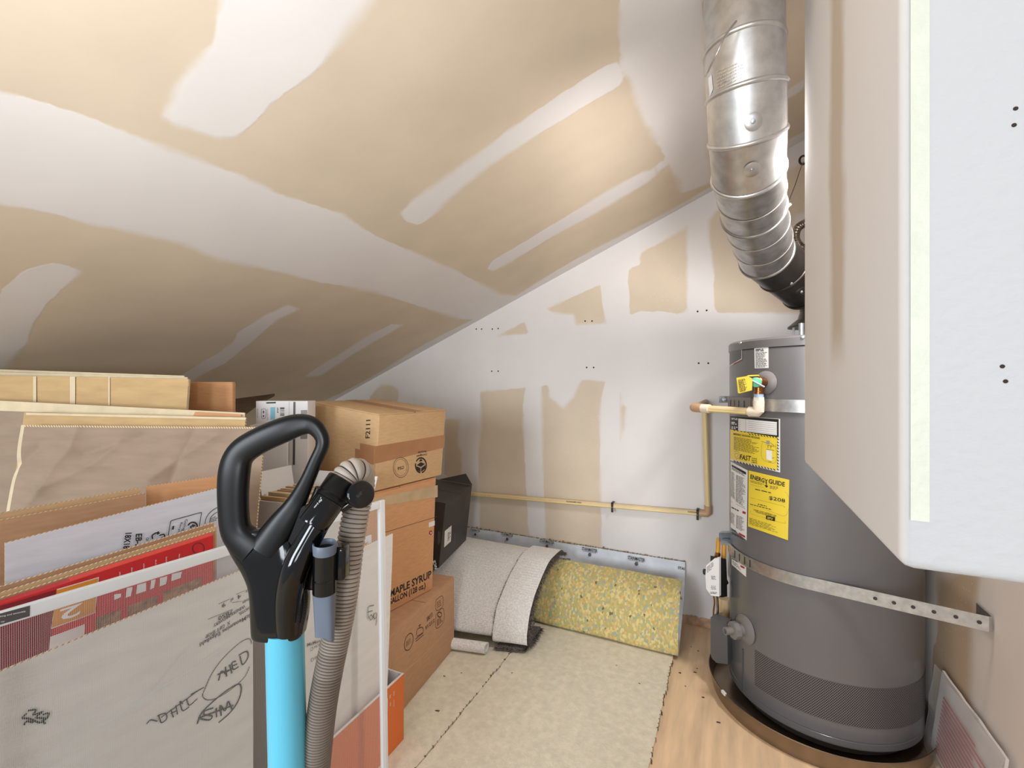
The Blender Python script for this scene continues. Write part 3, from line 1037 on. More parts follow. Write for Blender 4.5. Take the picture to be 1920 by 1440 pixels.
text('YOUR RATES AND USE', h2, zB_((940, 1085))[0], zB_((1160, 1145))[0], zB_((942, 1072))[0], M_ink, eg)
stroke([zB_((890, 1062), (890, 1098), (1060, 1150), (1265, 1208), (1265, 1180))], h2, 0.0005, M_charcoal, eg, 'box_rule')
patch(zB_((1058, 1118), (1160, 1142), (1158, 1186), (1056, 1160)), h2, M_blackpaint, eg, 2, 1, 'black_box')
lines(zB_((1072, 1130), (1145, 1148), (1145, 1174), (1072, 1156)), 2, h3, M_yellow, eg, 0.5, 19, 2)
lines(zB_((870, 1140), (1240, 1260), (1235, 1330), (868, 1220)), 7, h2, M_ink, eg, 0.32, 21, 11)

# perforated air-intake band near the floor
def mat_perf():
    m = bpy.data.materials.new('perforated_steel')
    m.use_nodes = True
    nt = m.node_tree
    N, Lk = nt.nodes.new, nt.links.new
    b = nt.nodes['Principled BSDF']
    b.inputs['Roughness'].default_value = 0.3
    uv = N('ShaderNodeUVMap')
    sep = N('ShaderNodeSeparateXYZ'); Lk(uv.outputs[0], sep.inputs[0])
    res = []
    for off in (0.0, 0.5):
        d = []
        for ax, pitch in ((0, 0.0062), (1, 0.0076)):
            q = N('ShaderNodeMath'); q.operation = 'MULTIPLY_ADD'; q.inputs[1].default_value = 1 / pitch; q.inputs[2].default_value = off
            Lk(sep.outputs[ax], q.inputs[0])
            fr = N('ShaderNodeMath'); fr.operation = 'FRACT'; Lk(q.outputs[0], fr.inputs[0])
            sb = N('ShaderNodeMath'); sb.operation = 'SUBTRACT'; sb.inputs[1].default_value = 0.5; Lk(fr.outputs[0], sb.inputs[0])
            pw = N('ShaderNodeMath'); pw.operation = 'MULTIPLY'; Lk(sb.outputs[0], pw.inputs[0]); Lk(sb.outputs[0], pw.inputs[1])
            d.append(pw)
        ad = N('ShaderNodeMath'); ad.operation = 'ADD'; Lk(d[0].outputs[0], ad.inputs[0]); Lk(d[1].outputs[0], ad.inputs[1])
        lt = N('ShaderNodeMath'); lt.operation = 'LESS_THAN'; lt.inputs[1].default_value = 0.075; Lk(ad.outputs[0], lt.inputs[0])
        res.append(lt)
    mx = N('ShaderNodeMath'); mx.operation = 'MAXIMUM'; Lk(res[0].outputs[0], mx.inputs[0]); Lk(res[1].outputs[0], mx.inputs[1])
    cm = N('ShaderNodeMix'); cm.data_type = 'RGBA'
    cm.inputs[6].default_value = (lin(112), lin(107), lin(106), 1)
    cm.inputs[7].default_value = (0.008, 0.008, 0.008, 1)
    Lk(mx.outputs[0], cm.inputs[0]); Lk(cm.outputs[2], b.inputs['Base Color'])
    rr = N('ShaderNodeMapRange'); rr.inputs['To Min'].default_value = 0.3; rr.inputs['To Max'].default_value = 0.9
    Lk(mx.outputs[0], rr.inputs[0]); Lk(rr.outputs[0], b.inputs['Roughness'])
    bp = N('ShaderNodeBump'); bp.invert = True; bp.inputs['Strength'].default_value = 0.6; bp.inputs['Distance'].default_value = 0.002
    Lk(mx.outputs[0], bp.inputs['Height']); Lk(bp.outputs[0], b.inputs['Normal'])
    return m


pl = h1(1415, 1218) - HC
a0 = math.atan2(pl.y, pl.x) % (2 * math.pi)
a1 = a0 + math.radians(165)
r_ = HR + 0.0008
n = 60
lo, hi = arc_pts(r_, 0.098, a0, a1, n), arc_pts(r_, 0.212, a0, a1, n)
uv = [(r_ * (a1 - a0) * k / n, 0) for k in range(n + 1)] + [(r_ * (a1 - a0) * k / n, 0.114) for k in range(n + 1)]
MB().add(lo + hi, [(k, k + 1, n + 2 + k, n + 1 + k) for k in range(n)]).build('perforated_band', mat_perf(), heater, uv=uv)

# vertical jacket seam and lower front cover
p = h1(1392, 1250); d = (p - HC); d.z = 0; d.normalize()
MB().box(p - d * 0.004 - Vector((0, 0, 0.08)), Vector((-d.y, d.x, 0)) * 0.004, d * 0.006, (0, 0, 0.14)).build('jacket_seam', M_heater_d, heater)
# relief valve
vp = h1(1436, 717)
vd = (vp - HC); vd.z = 0; vd.normalize()
vt = Vector((-vd.y, vd.x, 0))
tp = thing('relief_valve', 'brass relief valve with green button and yellow tag on the water heater side', 'valve', vp)
MB().lathe(vp - vd * 0.001, vd, [(0, 0.036), (0.002, 0.036), (0.009, 0.026), (0.011, 0.016)], 32).build('escutcheon', M_greyplastic, tp)
MB().lathe(vp + vd * 0.008, vd, [(0, 0.014), (0.012, 0.014), (0.013, 0.018), (0.034, 0.019), (0.04, 0.014), (0.055, 0.013), (0.058, 0.008)], 20).build('valve_body', M_brass, tp)
vo = vp + vd * 0.034
MB().lathe(vo, (0, 0, -1), [(0.0, 0.012), (0.028, 0.012), (0.029, 0.014), (0.036, 0.014)], 18).build('outlet', M_brass, tp)
gc = vo - Vector((0, 0, 0)) + vd * 0.012
gd = (CAM - gc); gd.z = 0; gd.normalize()
MB().lathe(gc + gd * 0.016, gd, [(0, 0.014), (0.005, 0.015), (0.007, 0.012)], 24).build('button', M_green, tp)
MB().tube([gc + gd * 0.024 + Vector((-0.012, 0, 0.006)), gc + gd * 0.028 + Vector((0.022, 0.006, -0.014))], 0.0028, 10).build('lever', M_zinc, tp)
tg = [zA((725, 650), (850, 630), (905, 660), (900, 790), (760, 826), (742, 820))][0]
zt_ = P(1400, 715, 1.40)
tagf = plane_hit(P(1380, 715, 1.405), P(1410, 715, 1.372), P(1380, 740, 1.405))
pts = [tagf(*q) for q in tg]
tagn = (CAM - pts[0]).normalized()
MB().prism(pts, -tagn * 0.0006).build('warning_tag', M_yellow, tp, smooth=0)
tagf2 = plane_hit(P(1380, 715, 1.403), P(1410, 715, 1.370), P(1380, 740, 1.403))
lines(zA((742, 672), (835, 652), (850, 795), (765, 812)), 12, tagf2, M_ink, tp, 0.55, 40, 5)
MB().tube(spline([pts[1], P(1420, 704, 1.40), vo + Vector((0, 0, 0.02))], 6), 0.002, 8).build('tag_loop', M_yellow, tp)

# discharge pipe: down from the valve, left to a tee, back to the wall, down and away along the wall
R_ = 0.0115
e0 = vo + Vector((0, 0, -0.036))
e1 = vo + Vector((0, 0, -0.092))
te = Vector((-0.118, 1.725, e1.z + 0.003))
tw = Vector((-0.103, 2.115, te.z + 0.004))
dp = thing('discharge_pipe', 'cream plastic discharge pipe running from the relief valve along the back wall', 'pipe', Vector((tw.x, tw.y, 0.45)))
MB().lathe(e0, (0, 0, -1), [(0, 0.0135), (0.010, 0.0135)], 20).build('blue_ring', mat('pale_blue_plastic', (160, 184, 214), 0.4), dp)
MB().lathe(e0 - Vector((0, 0, 0.010)), (0, 0, -1), [(0, 0.0165), (0.012, 0.0165), (0.013, 0.015), (0.022, 0.015), (0.023, 0.0165), (0.03, 0.0165)], 6).build('coupling', M_cpvc_w, dp)
d1 = (te - e1).normalized()
MB().tube([e1 + Vector((0, 0, 0.035)), e1 + Vector((0, 0, 0.006)), e1 + d1 * 0.006, e1 + d1 * 0.03], 0.016, 20).build('elbow', M_cpvc_w, dp)
MB().tube([e1 + d1 * 0.01, te], R_, 18).build('pipe', M_cpvc, dp)
MB().tube([te + (e1 - te).normalized() * 0.062, te + (e1 - te).normalized() * 0.03], 0.0152, 18).build('coupling', M_cpvc_w, dp)
d2 = (tw - te).normalized()
MB().tube([te - d1 * 0.034, te - d1 * 0.004, te + d2 * 0.008, te + d2 * 0.036], 0.0155, 18).build('elbow', M_cpvc_b, dp)
MB().tube([te + d2 * 0.01, tw + d2 * 0.06], R_, 18).build('pipe', M_cpvc_b, dp)
bot = Vector((-0.090, 2.158, 0.497))
MB().tube([tw + Vector((0, 0, 0.0)), tw - Vector((0, 0, 0.03))], 0.0152, 18).build('tee', M_cpvc_b, dp)
MB().tube([tw, bot], R_, 18).build('pipe', M_cpvc, dp)
end = Vector((-1.62, 2.158, 0.448))
d3 = (end - bot).normalized()
d4 = (tw - bot).normalized()
MB().tube([bot + d4 * 0.036, bot + d4 * 0.006, bot + d3 * 0.006, bot + d3 * 0.036], 0.0152, 18).build('elbow', M_cpvc_b, dp)
MB().tube([bot, end], R_, 18).build('pipe', M_cpvc, dp)
# yellow print stripe along the pipe faces
def stripe(a, b_, off, w, name='printed_stripe'):
    t = (b_ - a).normalized()
    o_ = (CAM - (a + b_) / 2); o_ = (o_ - t * o_.dot(t)).normalized()
    s = t.cross(o_).normalized()
    q = a + o_ * (R_ + 0.0004) + s * off
    MB().add([q - s * w, q + s * w, q + (b_ - a) + s * w, q + (b_ - a) - s * w], [(0, 1, 2, 3)]).build(name, M_yellowprint, dp, smooth=0)


M_yellowprint = mat('yellow_pipe_print', (234, 212, 140), 0.5, var=0.03)
up_ = 0.006
stripe(bot + d4 * 0.04, tw - d4 * 0.04, 0.001, 0.0028)
stripe(end, bot + d3 * 0.04, 0.0060, 0.0026)
stripe(te - d1 * 0.065, e1 + d1 * 0.035, 0.005, 0.0026)
wp = plane_hit(Vector((0, 2.1455, 0)), Vector((1, 2.1455, 0)), Vector((0, 2.1455, 1)))
text('FLOWGUARD GOLD', wp, (1329.5, 940), (1327.5, 904), (1325.5, 940), M_ink, dp)
for a in ((893, 930), (1062, 941.5), (1290, 961)):
    text('FLOWGUARD GOLD', wp, (a[0], a[1]), (a[0] + 28, a[1] + 2.3), (a[0] + 0.1, a[1] - 2.6), M_ink, dp)
for px, py in ((1151, 951), (1309, 967)):
    c = wall_px(px, py)
    c = Vector((c.x, 2.158, bot.z + (c.x - bot.x) * d3.z / d3.x))
    o = tag(MB().box(c + Vector((-0.005, -0.0135, -0.028)), (0.010, 0, 0), (0, 0.003, 0), (0, 0, 0.046), 0).box(
        c + Vector((-0.005, -0.0135, 0.0145)), (0.010, 0, 0), (0, 0.034, 0), (0, 0, 0.003)).build('pipe_clip', M_blackpaint, smooth=0),
        'black pipe clip midway along the wall pipe' if px < 1200 else 'black pipe clip beside the lower pipe elbow', 'clip', 'clips on the wall pipe')
ck = tw - Vector((0, 0, 0.034))
tag(MB().lathe(ck + Vector((0, 0, -0.005)), (0, 0, 1), [(0, 0.013), (0, 0.019), (0.010, 0.019), (0.010, 0.013)], 18, cap=False).build('pipe_clamp', M_blackpaint),
    'black clamp ring at the top of the vertical wall pipe', 'clip', 'clips on the wall pipe')

# straps
def strap(name, label, z0, w, a_from, a_to, tail=None, holes=()):
    t = thing(name, label, 'strap', HC + Vector((0, -HR, z0 - w / 2)))
    n = 50
    rr = HR + 0.004
    path = arc_pts(rr, z0, a_from, a_to, n)
    if tail:
        path += tail
    b = MB()
    rings = []
    for i, p in enumerate(path):
        tgt = (path[min(i + 1, len(path) - 1)] - path[max(i - 1, 0)]).normalized()
        nn = Vector((tgt.y, -tgt.x, 0))
        rings.append([p + Vector((0, 0, -w / 2)), p + nn * 0.0016 + Vector((0, 0, -w / 2)),
                      p + nn * 0.0016 + Vector((0, 0, w / 2)), p + Vector((0, 0, w / 2))])
    b.ring_strip(rings, 0, True, True, True).build('band', M_strap, t, smooth=25)
    return t, path


def ang(px, py, r=HR):
    q = cyl_hit(r)(px, py) - HC
    return math.atan2(q.y, q.x) % (2 * math.pi)


zs2 = 1.065 - 0.582
fold = Vector((XR - 0.012, 1.492, zs2))
tabend = Vector((XR - 0.006, 1.572, zs2))
# the lower strap leaves the jacket tangentially and runs to the right wall
at_ = ang(1570, 1120)
# tangent point from the fold
dv = Vector((fold.x - HX, fold.y - HY, 0))
ta = math.atan2(dv.y, dv.x) + math.acos((HR + 0.004) / dv.length) * -1
ta %= 2 * math.pi
st2, path2 = strap('heater_strap', 'perforated metal strap across the lower heater bolted to the right wall', zs2, 0.037, ang(1372, 1020) - 0.4, ta, [fold, fold + Vector((0.006, 0.003, 0)), tabend])
tp0 = path2[50]
for k, (px, py) in enumerate([(1608, 1100), (1641, 1109), (1676, 1119), (1712, 1130), (1751, 1141), (1792, 1152), (1836, 1164)]):
    a_ = Vector((tp0.x, tp0.y, 0)); b_ = Vector((fold.x, fold.y, 0))
    nn = Vector((-(b_ - a_).y, (b_ - a_).x, 0)).normalized()
    q = hit(px, py, a_ + Vector((0, 0, 0)), nn)
    q.z = zs2
    nn = nn if nn.dot(CAM - q) > 0 else -nn
    if px < 1640:
        q2 = cyl_hit(HR + 0.0062)(px, py); q = Vector((q2.x, q2.y, zs2)); nn = (q - HC); nn.z = 0; nn.normalize()
    MB().lathe(q + nn * 0.0019, nn, [(0, 0.0047), (0.0004, 0.0047)], 14).build('bolt_hole', mat('hole_shadow', (58, 52, 50), 0.7), st2)
for px in (1381, 1389.5, 1399, 1409):
    a_ = ang(px, 1030)
    d_ = Vector((math.cos(a_), math.sin(a_), 0)); t_ = Vector((-d_.y, d_.x, 0))
    p = HC + d_ * (HR + 0.0058) + Vector((0, 0, zs2))
    MB().box(p - t_ * 0.002 - Vector((0, 0, 0.012)), t_ * 0.004, d_ * 0.0008, (0, 0, 0.024)).build('slot', MATS['hole_shadow'], st2, smooth=0)
bp_ = cyl_hit(HR + 0.004)(1370, 1008)
MB().box(P(1348, 999, 1.62), P(1372, 999, 1.62) - P(1348, 999, 1.62), (0, 0, -0.03), (0.01, 0.03, 0)).build('wall_bracket', M_zinc, st2, smooth=0)
MB().box(P(1352, 1012, 1.60), P(1374, 1014, 1.60) - P(1352, 1012, 1.60), (0, 0, -0.018), (0.01, 0.02, 0)).build('bracket_tab', M_zinc, st2, smooth=0)
zs1 = 1.065 - 0.066
st1, path1 = strap('heater_strap', 'galvanized strap round the upper heater behind the elbow fitting', zs1, 0.038, ang(1372, 755) - 0.4, ang(1690, 760), None)
gb = arc_pts(HR + 0.007, zs1, ang(1369.5, 752), ang(1411, 752), 10)
MB().ring_strip([[p + Vector((0, 0, -0.020)), p + Vector((0, 0, 0.020)), p + (p - HC).normalized() * 0.002 + Vector((0, 0, 0.020)), p + (p - HC).normalized() * 0.002 + Vector((0, 0, -0.020))] for p in gb],
                0, True, True, True).build('slotted_end', M_greyplastic, st1)
for px in (1375, 1382, 1390, 1400):
    a_ = ang(px, 752)
    d_ = Vector((math.cos(a_), math.sin(a_), 0)); t_ = Vector((-d_.y, d_.x, 0))
    p = HC + d_ * (HR + 0.0092) + Vector((0, 0, zs1))
    MB().box(p - t_ * 0.0016 - Vector((0, 0, 0.011)), t_ * 0.0032, d_ * 0.0008, (0, 0, 0.022)).build('slot', MATS['hole_shadow'], st1, smooth=0)
q = P(1357, 749, 1.66)
MB().box(q + Vector((-0.016, 0, -0.012)), (0.036, 0.016, 0), (0, 0.002, 0), (0, 0, 0.024), 0, bev=0.0008).build('wall_bracket', M_zinc, st1)
MB().lathe(q + Vector((0, -0.001, 0)), (-0.3, -1, 0), [(0, 0.008), (0.003, 0.008), (0.006, 0.004)], 14).build('bolt', M_zinc, st1)

# gas control on the left flank
gcx = P(1343, 1075, 1.62)
gv = thing('gas_control', 'white and black gas control box on the left side of the heater', 'gas valve', P(1345, 1150, 1.66))
fl = plane_hit(P(1326, 1080, 1.615), P(1348, 1080, 1.585), P(1326, 1110, 1.615))
poly = zC_((385, 480), (480, 400), (528, 398), (530, 832), (440, 820), (385, 745), (375, 600))
pts = [fl(*q) for q in poly]
fn_ = (pts[2] - pts[0]).cross(pts[4] - pts[0]).normalized()
if fn_.dot(CAM - pts[0]) < 0:
    fn_ = -fn_
MB().prism(pts, -fn_ * 0.016).build('white_housing', M_white_card, gv, smooth=0)
poly = zC_((528, 398), (610, 410), (620, 640), (640, 680), (620, 700), (622, 830), (560, 842), (530, 836))
fb_ = plane_hit(P(1348, 1080, 1.588), P(1366, 1080, 1.640), P(1348, 1110, 1.588))
pts2 = [fb_(*q) for q in poly]
n2_ = (pts2[1] - pts2[0]).cross(pts2[-1] - pts2[0]).normalized()
if n2_.dot(CAM - pts2[0]) < 0:
    n2_ = -n2_
MB().prism(pts2, -n2_ * 0.03).build('black_housing', M_blackpaint, gv, smooth=0)
flp = plane_hit(pts[0] + fn_ * 0.0006, pts[2] + fn_ * 0.0006, pts[4] + fn_ * 0.0006)
lines(zC_((440, 594), (505, 600), (505, 645), (445, 640)), 4, flp, M_ink, gv, 0.4, 50, 3)
lines(zC_((440, 705), (515, 712), (515, 760), (440, 752)), 3, flp, M_ink, gv, 0.3, 51, 4)
lines(zC_((432, 775), (505, 782), (505, 805), (432, 800)), 2, flp, M_ink, gv, 0.5, 52, 3)
lines(zC_((390, 500), (475, 425), (475, 500), (395, 570)), 4, flp, M_greyprint, gv, 0.6, 53, 3, 'grey_panel')
kn = fl(*zC_((366, 565))[0])
MB().lathe(kn + fn_ * -0.012, (-1, -0.2, 0), [(0, 0.010), (0.008, 0.010), (0.01, 0.007)], 16).build('dial', M_blackpaint, gv)
for a_, b_, r in ((zC_((525, 170))[0], zC_((510, 385))[0], 0.0075), (zC_((588, 190))[0], zC_((580, 410))[0], 0.008)):
    MB().tube([P(*a_, 1.66), P(*b_, 1.64)], r, 14).build('gas_pipe', M_yellowpipe, gv)
MB().tube([P(*zC_((515, 345))[0], 1.645), P(*zC_((505, 390))[0], 1.635)], 0.010, 6).build('gas_nut', M_brass, gv)
MB().tube(spline([P(*q, 1.63) for q in zC_((505, 825), (512, 900), (515, 990), (505, 1070), (495, 1130))], 5), 0.0042, 10).build('burner_tube', M_steel, gv)
MB().tube(spline([P(*q, 1.635) for q in zC_((470, 830), (478, 900), (468, 990), (465, 1080), (462, 1120))], 5), 0.0030, 10).build('pilot_tube', M_brass, gv)
MB().tube([P(*zC_((590, 850))[0], 1.70), P(*zC_((585, 1075))[0], 1.70)], 0.021, 20).build('gas_stub', M_cpvc, gv)
MB().tube([P(*zC_((585, 1060))[0], 1.70), P(*zC_((585, 1140))[0], 1.70)], 0.016, 20).build('grey_collar', mat('grey_green_plastic', (128, 134, 128), 0.5), gv)
sf = plane_hit(P(1345, 1150, 1.668), P(1355, 1150, 1.668), P(1345, 1170, 1.668))
patch(zC_((528, 1010), (570, 1010), (560, 1085), (530, 1085)), sf, M_sticker, gv, 1, 1, 'paper_tag')
MB().tube(spline([P(*q, 1.62) for q in zC_((650, 190), (655, 330), (640, 560), (668, 660), (680, 900), (690, 1080))], 5), 0.0035, 8).build('conduit', M_greyplastic, gv)

# lower burner cover
cf = plane_hit(P(1335, 1200, 1.60), P(1364, 1200, 1.56), P(1335, 1230, 1.60))
q4 = [cf(*q) for q in Z(1300, 1120, 5.333)((172, 200), (335, 255), (345, 670), (230, 655), (185, 610), (172, 560))]
n4_ = (q4[1] - q4[0]).cross(q4[3] - q4[0]).normalized()
if n4_.dot(CAM - q4[0]) < 0:
    n4_ = -n4_
MB().prism(q4, -n4_ * 0.04).build('burner_cover', M_heater_d, heater, smooth=0)

# drain valve
dvp = h1(1397, 1180)
dd = (dvp - HC); dd.z = 0; dd.normalize()
dv_ = thing('drain_valve', 'grey plastic drain valve low on the water heater', 'valve', dvp)
MB().lathe(dvp - dd * 0.001, dd, [(0, 0.046), (0.003, 0.046), (0.012, 0.03), (0.014, 0.016)], 36).build('escutcheon', M_greyplastic, dv_)
b = MB()
rings = []
for d_, r0 in ((0.012, 0.018), (0.028, 0.018), (0.029, 0.026), (0.046, 0.026), (0.048, 0.022)):
    ring = []
    for k in range(48):
        a = 2 * math.pi * k / 48
        rr = r0 * (1 + (0.05 if (k // 3) % 2 and r0 > 0.02 else 0))
        ring.append(dvp + dd * d_ + (Vector((-dd.y, dd.x, 0)) * math.cos(a) + Vector((0, 0, 1)) * math.sin(a)) * rr)
    rings.append(ring)
b.ring_strip(rings, 0, True, True, True).build('hand_wheel', M_greyplastic, dv_, smooth=30)
MB().lathe(dvp + dd * 0.047, dd, [(0, 0.012), (0.026, 0.012), (0.026, 0.008), (0.012, 0.007)], 20).build('spout', M_greyplastic, dv_)

# drain pan
pan = thing('drain_pan', 'shallow round metal drain pan under the water heater', 'pan', (HX, HY, -0.012))
MB().lathe((HX - 0.018, HY - 0.01, 0), (0, 0, 1), [(-0.012, 0.05), (-0.012, 0.308), (0.040, 0.318), (0.043, 0.321), (0.045, 0.319), (0.043, 0.316), (0.040, 0.315), (-0.009, 0.305),
                                   (-0.009, 0.05)], 96, cap=False).build('basin', M_pan, pan, smooth=60)
ap_ = math.atan2(P(1364, 1312, 1.5).y - HY, P(1364, 1312, 1.5).x - HX)
d_ = Vector((math.cos(ap_), math.sin(ap_), 0)); t_ = Vector((-d_.y, d_.x, 0))
MB().box(HC + Vector((-0.018, -0.01, 0)) + d_ * 0.315 - t_ * 0.009 + Vector((0, 0, 0.039)), t_ * 0.018, d_ * 0.008, (0, 0, 0.0085)).build('rim_clip', M_white_card, pan, smooth=0)

# document packet leaning on the right wall
pk = thing('document_packet', 'clear packet of red and white papers leaning on the right wall', 'packet', (XR - 0.03, 1.6, -0.012))
pt = [Vector((XR - 0.016, 1.74, 0.228)), Vector((XR - 0.016, 1.40, 0.222)), Vector((XR - 0.055, 1.38, 0.000)), Vector((XR - 0.040, 1.745, 0.000))]
MB().sheet(pt[0], pt[1], pt[2], pt[3], 0.006, 10, 6, lambda u, v: 0.006 * noise.noise(Vector((u * 4, v * 3, 5))), (0, 0, 0)).build('paper', M_pinkwhite, pk)
n_ = (pt[3] - pt[0]).cross(pt[1] - pt[0]).normalized()
if n_.x > 0:
    n_ = -n_
for k in range(14):
    v = 0.22 + 0.052 * k
    u1 = 0.86 if k % 3 else 0.7
    a_ = (pt[0] * 0.86 + pt[1] * 0.14) * (1 - v) + (pt[3] * 0.86 + pt[2] * 0.14) * v + n_ * 0.010
    b_ = (pt[0] * (1 - u1) + pt[1] * u1) * (1 - v) + (pt[3] * (1 - u1) + pt[2] * u1) * v + n_ * 0.010
    w_ = (pt[3] - pt[0]).normalized() * 0.0055
    MB().add([a_, b_, b_ + w_, a_ + w_], [(0, 1, 2, 3)]).build('print_line', M_redprint, pk, smooth=0)
MB().sheet(pt[0] + n_ * 0.02 + Vector((0, 0, 0.012)), pt[1] + n_ * 0.006 + Vector((0, 0, 0.0)), pt[2] + n_ * 0.02, pt[3] + n_ * 0.02 + Vector((0, 0, 0)), 0.001, 8, 5,
           lambda u, v: 0.008 * noise.noise(Vector((u * 5, v * 4, 9))), (0, 0, 0)).build(
    'clear_sleeve', None or mat('clear_film', (240, 240, 240), 0.08), pk)
nt = MATS['clear_film'].node_tree
tr = nt.nodes.new('ShaderNodeBsdfTransparent'); mxs = nt.nodes.new('ShaderNodeMixShader'); mxs.inputs[0].default_value = 0.12
nt.links.new(tr.outputs[0], mxs.inputs[1]); nt.links.new(nt.nodes['Principled BSDF'].outputs[0], mxs.inputs[2])
nt.links.new(mxs.outputs[0], nt.nodes['Material Output'].inputs[0])

# ------------------------------------------------------------------ flue duct
duct = thing('flue_duct', 'silver sheet metal flue duct bending up from the heater to the ceiling', 'duct', HC + Vector((0, 0, ZH + 0.1)))
top0 = P(1393, 80, 0.96)
ax = [Vector((HX, HY, ZH + 0.10)), Vector((HX - 0.003, HY - 0.006, ZH + 0.165)), P(1505, 540, 1.50), P(1468, 505, 1.445), P(1436, 478, 1.395), P(1412, 395, 1.20),
      P(1402, 322, 1.06), P(1400, 255, 1.00), P(1398, 175, 0.972), P(1394, 92, 0.962), Vector((top0.x, top0.y, ceil_z(top0.x) + 0.05))]
rd = [0.052, 0.056, 0.070, 0.0765, 0.0775, 0.0775, 0.0775, 0.0775, 0.0775, 0.0775, 0.0775]
tang = []
for i in range(len(ax)):
    a = ax[max(i - 1, 0)]; c = ax[min(i + 1, len(ax) - 1)]
    t = (ax[i] - a).normalized() + (c - ax[i]).normalized()
    tang.append(t.normalized())


def ringat(i, r, shift=0.0, seg=48):
    t = tang[i]
    u = t.cross(Vector((0.3, 0.1, 1))).normalized()
    u = t.cross(Vector((1, 0.2, 0.0))).normalized() if abs(t.z) > 0.98 else u
    w = t.cross(u)
    return [ax[i] + t * shift + (u * math.cos(2 * math.pi * k / seg) + w * math.sin(2 * math.pi * k / seg)) * r for k in range(seg)]


REF = [None] * len(ax)
u = tang[0].cross(Vector((0, 1, 0))).normalized()
for i in range(len(ax)):
    u = (u - tang[i] * u.dot(tang[i])).normalized()
    REF[i] = u.copy()


def dring(i, r, shift=0.0, seg=48):
    t = tang[i]; u = REF[i]; w = t.cross(u)
    # stretch the ring to the mitre plane so the gores keep their diameter
    seg_d = (ax[min(i + 1, len(ax) - 1)] - ax[max(i, 0)]).normalized() if i < len(ax) - 1 else t
    return [ax[i] + t * shift + (u * math.cos(2 * math.pi * k / seg) + w * math.sin(2 * math.pi * k / seg)) * r for k in range(seg)]


mats_seg = [M_blackduct, M_blackduct, M_blackduct, M_blackduct, M_galv_d, M_galv_d, M_galv, M_galv, M_galv, M_galv]
for i in range(len(ax) - 1):
    MB().ring_strip([dring(i, rd[i]), dring(i + 1, rd[i + 1])], 0).build('duct_section', mats_seg[i], duct, smooth=60)
for i in range(2, len(ax) - 1):
    prof = [(-0.005, 0.0), (-0.0035, 0.0028), (0, 0.0042), (0.0035, 0.0028), (0.005, 0.0)]
    MB().ring_strip([dring(i, rd[i] + q, d_) for d_, q in prof], 0).build('seam_bead', mats_seg[min(i, len(mats_seg) - 1)], duct, smooth=60)
# extra seams between joints on the long gore
for f_, i in ((0.35, 4), (0.7, 4), (0.5, 5)):
    c_ = ax[i].lerp(ax[i + 1], f_); t = (ax[i + 1] - ax[i]).normalized()
    uu = t.cross(Vector((0, 1, 0.2))).normalized(); ww = t.cross(uu)
    MB().ring_strip([[c_ + t * d_ + (uu * math.cos(2 * math.pi * k / 48) + ww * math.sin(2 * math.pi * k / 48)) * (0.0778 + q) for k in range(48)]
                     for d_, q in ((-0.002, 0), (0, 0.0014), (0.002, 0))], 0).build('seam_bead', M_galv, duct, smooth=60)


def duct_hit(i, off=0.0):
    a, c = ax[i], ax[i + 1]
    t = (c - a).normalized()
    r = (rd[i] + rd[i + 1]) / 2 + off

    def f(px, py):
        d = ray(px, py)
        o = CAM - a
        dp_ = d - t * d.dot(t); op = o - t * o.dot(t)
        A = dp_.dot(dp_); B = 2 * dp_.dot(op); Cc = op.dot(op) - r * r
        return CAM + d * ((-B - math.sqrt(max(B * B - 4 * A * Cc, 0))) / (2 * A))
    return f


for px, py, i in ((1412, 228, 7), (1410, 318, 6), (1483, 530, 2), (1502, 546, 2)):
    p = duct_hit(min(i, 8))(px, py)
    n_ = (CAM - p).normalized()
    a, c = ax[i], ax[i + 1]; t = (c - a).normalized()
    n_ = (p - a); n_ = (n_ - t * n_.dot(t)).normalized()
    dm = MB().lathe(p + n_ * 0.0006, n_, [(0, 0.017), (0.0022, 0.012), (0.0026, 0.005)], 24).build('dimple', mats_seg[i], duct)
    MB().lathe(p + n_ * 0.003, n_, [(0, 0.0045), (0.003, 0.004), (0.0035, 0.002)], 12).build('screw', M_zinc, dm)
dh = duct_hit(8, 0.0008)
zD = Z(1280, 80, 6.0)
MB_emb = mat('embossed_bright', (246, 244, 240), 0.18, 1.0, var=0.02)
lines(zD((375, 310), (720, 170), (790, 340), (385, 540)), 6, dh, MB_emb, duct, 0.35, 60, 13, 'embossed_lettering')
patch(zD((285, 400), (325, 360), (342, 520), (305, 610)), dh, M_sticker, duct, 2, 2, 'label')
tw_ = [P(1323, 142, 0.93), P(1330, 128, 0.90), P(1345, 98, 0.875), P(1358, 70, 0.87), P(1380, 40, 0.875)]
tag(MB().tube(spline(tw_, 6), 0.0022, 8).build('hanger_wire', M_strap), 'thin metal hanger strap wrapped round the top of the flue duct', 'wire')
# wire with clip, eye hook and flexible line behind the stub wall
hw = thing('tie_wire', 'thin dark wire with a clip stretched from the flue duct to the wall hook', 'wire', P(1466, 460, 1.30))
zE = Z(1280, 280, 4.2344)
wpx = zE((958, 100), (930, 170), (890, 290), (850, 390), (828, 440))
MB().tube(spline([P(*q, 1.62 - 0.098 * k) for k, q in enumerate(wpx)], 5), 0.0011, 6).build('wire', M_brass_d, hw)
clipf = [P(*q, 1.22) for q in zE((775, 500), (772, 482), (855, 422), (868, 438), (845, 460), (795, 490))]
MB().prism(clipf, (CAM - clipf[0]).normalized() * -0.004).build('clip', M_brass_d, hw, smooth=0)
MB().tube(spline([P(*q, z) for q, z in zip(zE((782, 490), (770, 560), (762, 640), (765, 720), (770, 780)), (1.20, 1.20, 1.24, 1.30, 1.38))], 5), 0.0024, 8).build('tail', M_brass_d, hw)
he = P(1506, 300, 1.74)
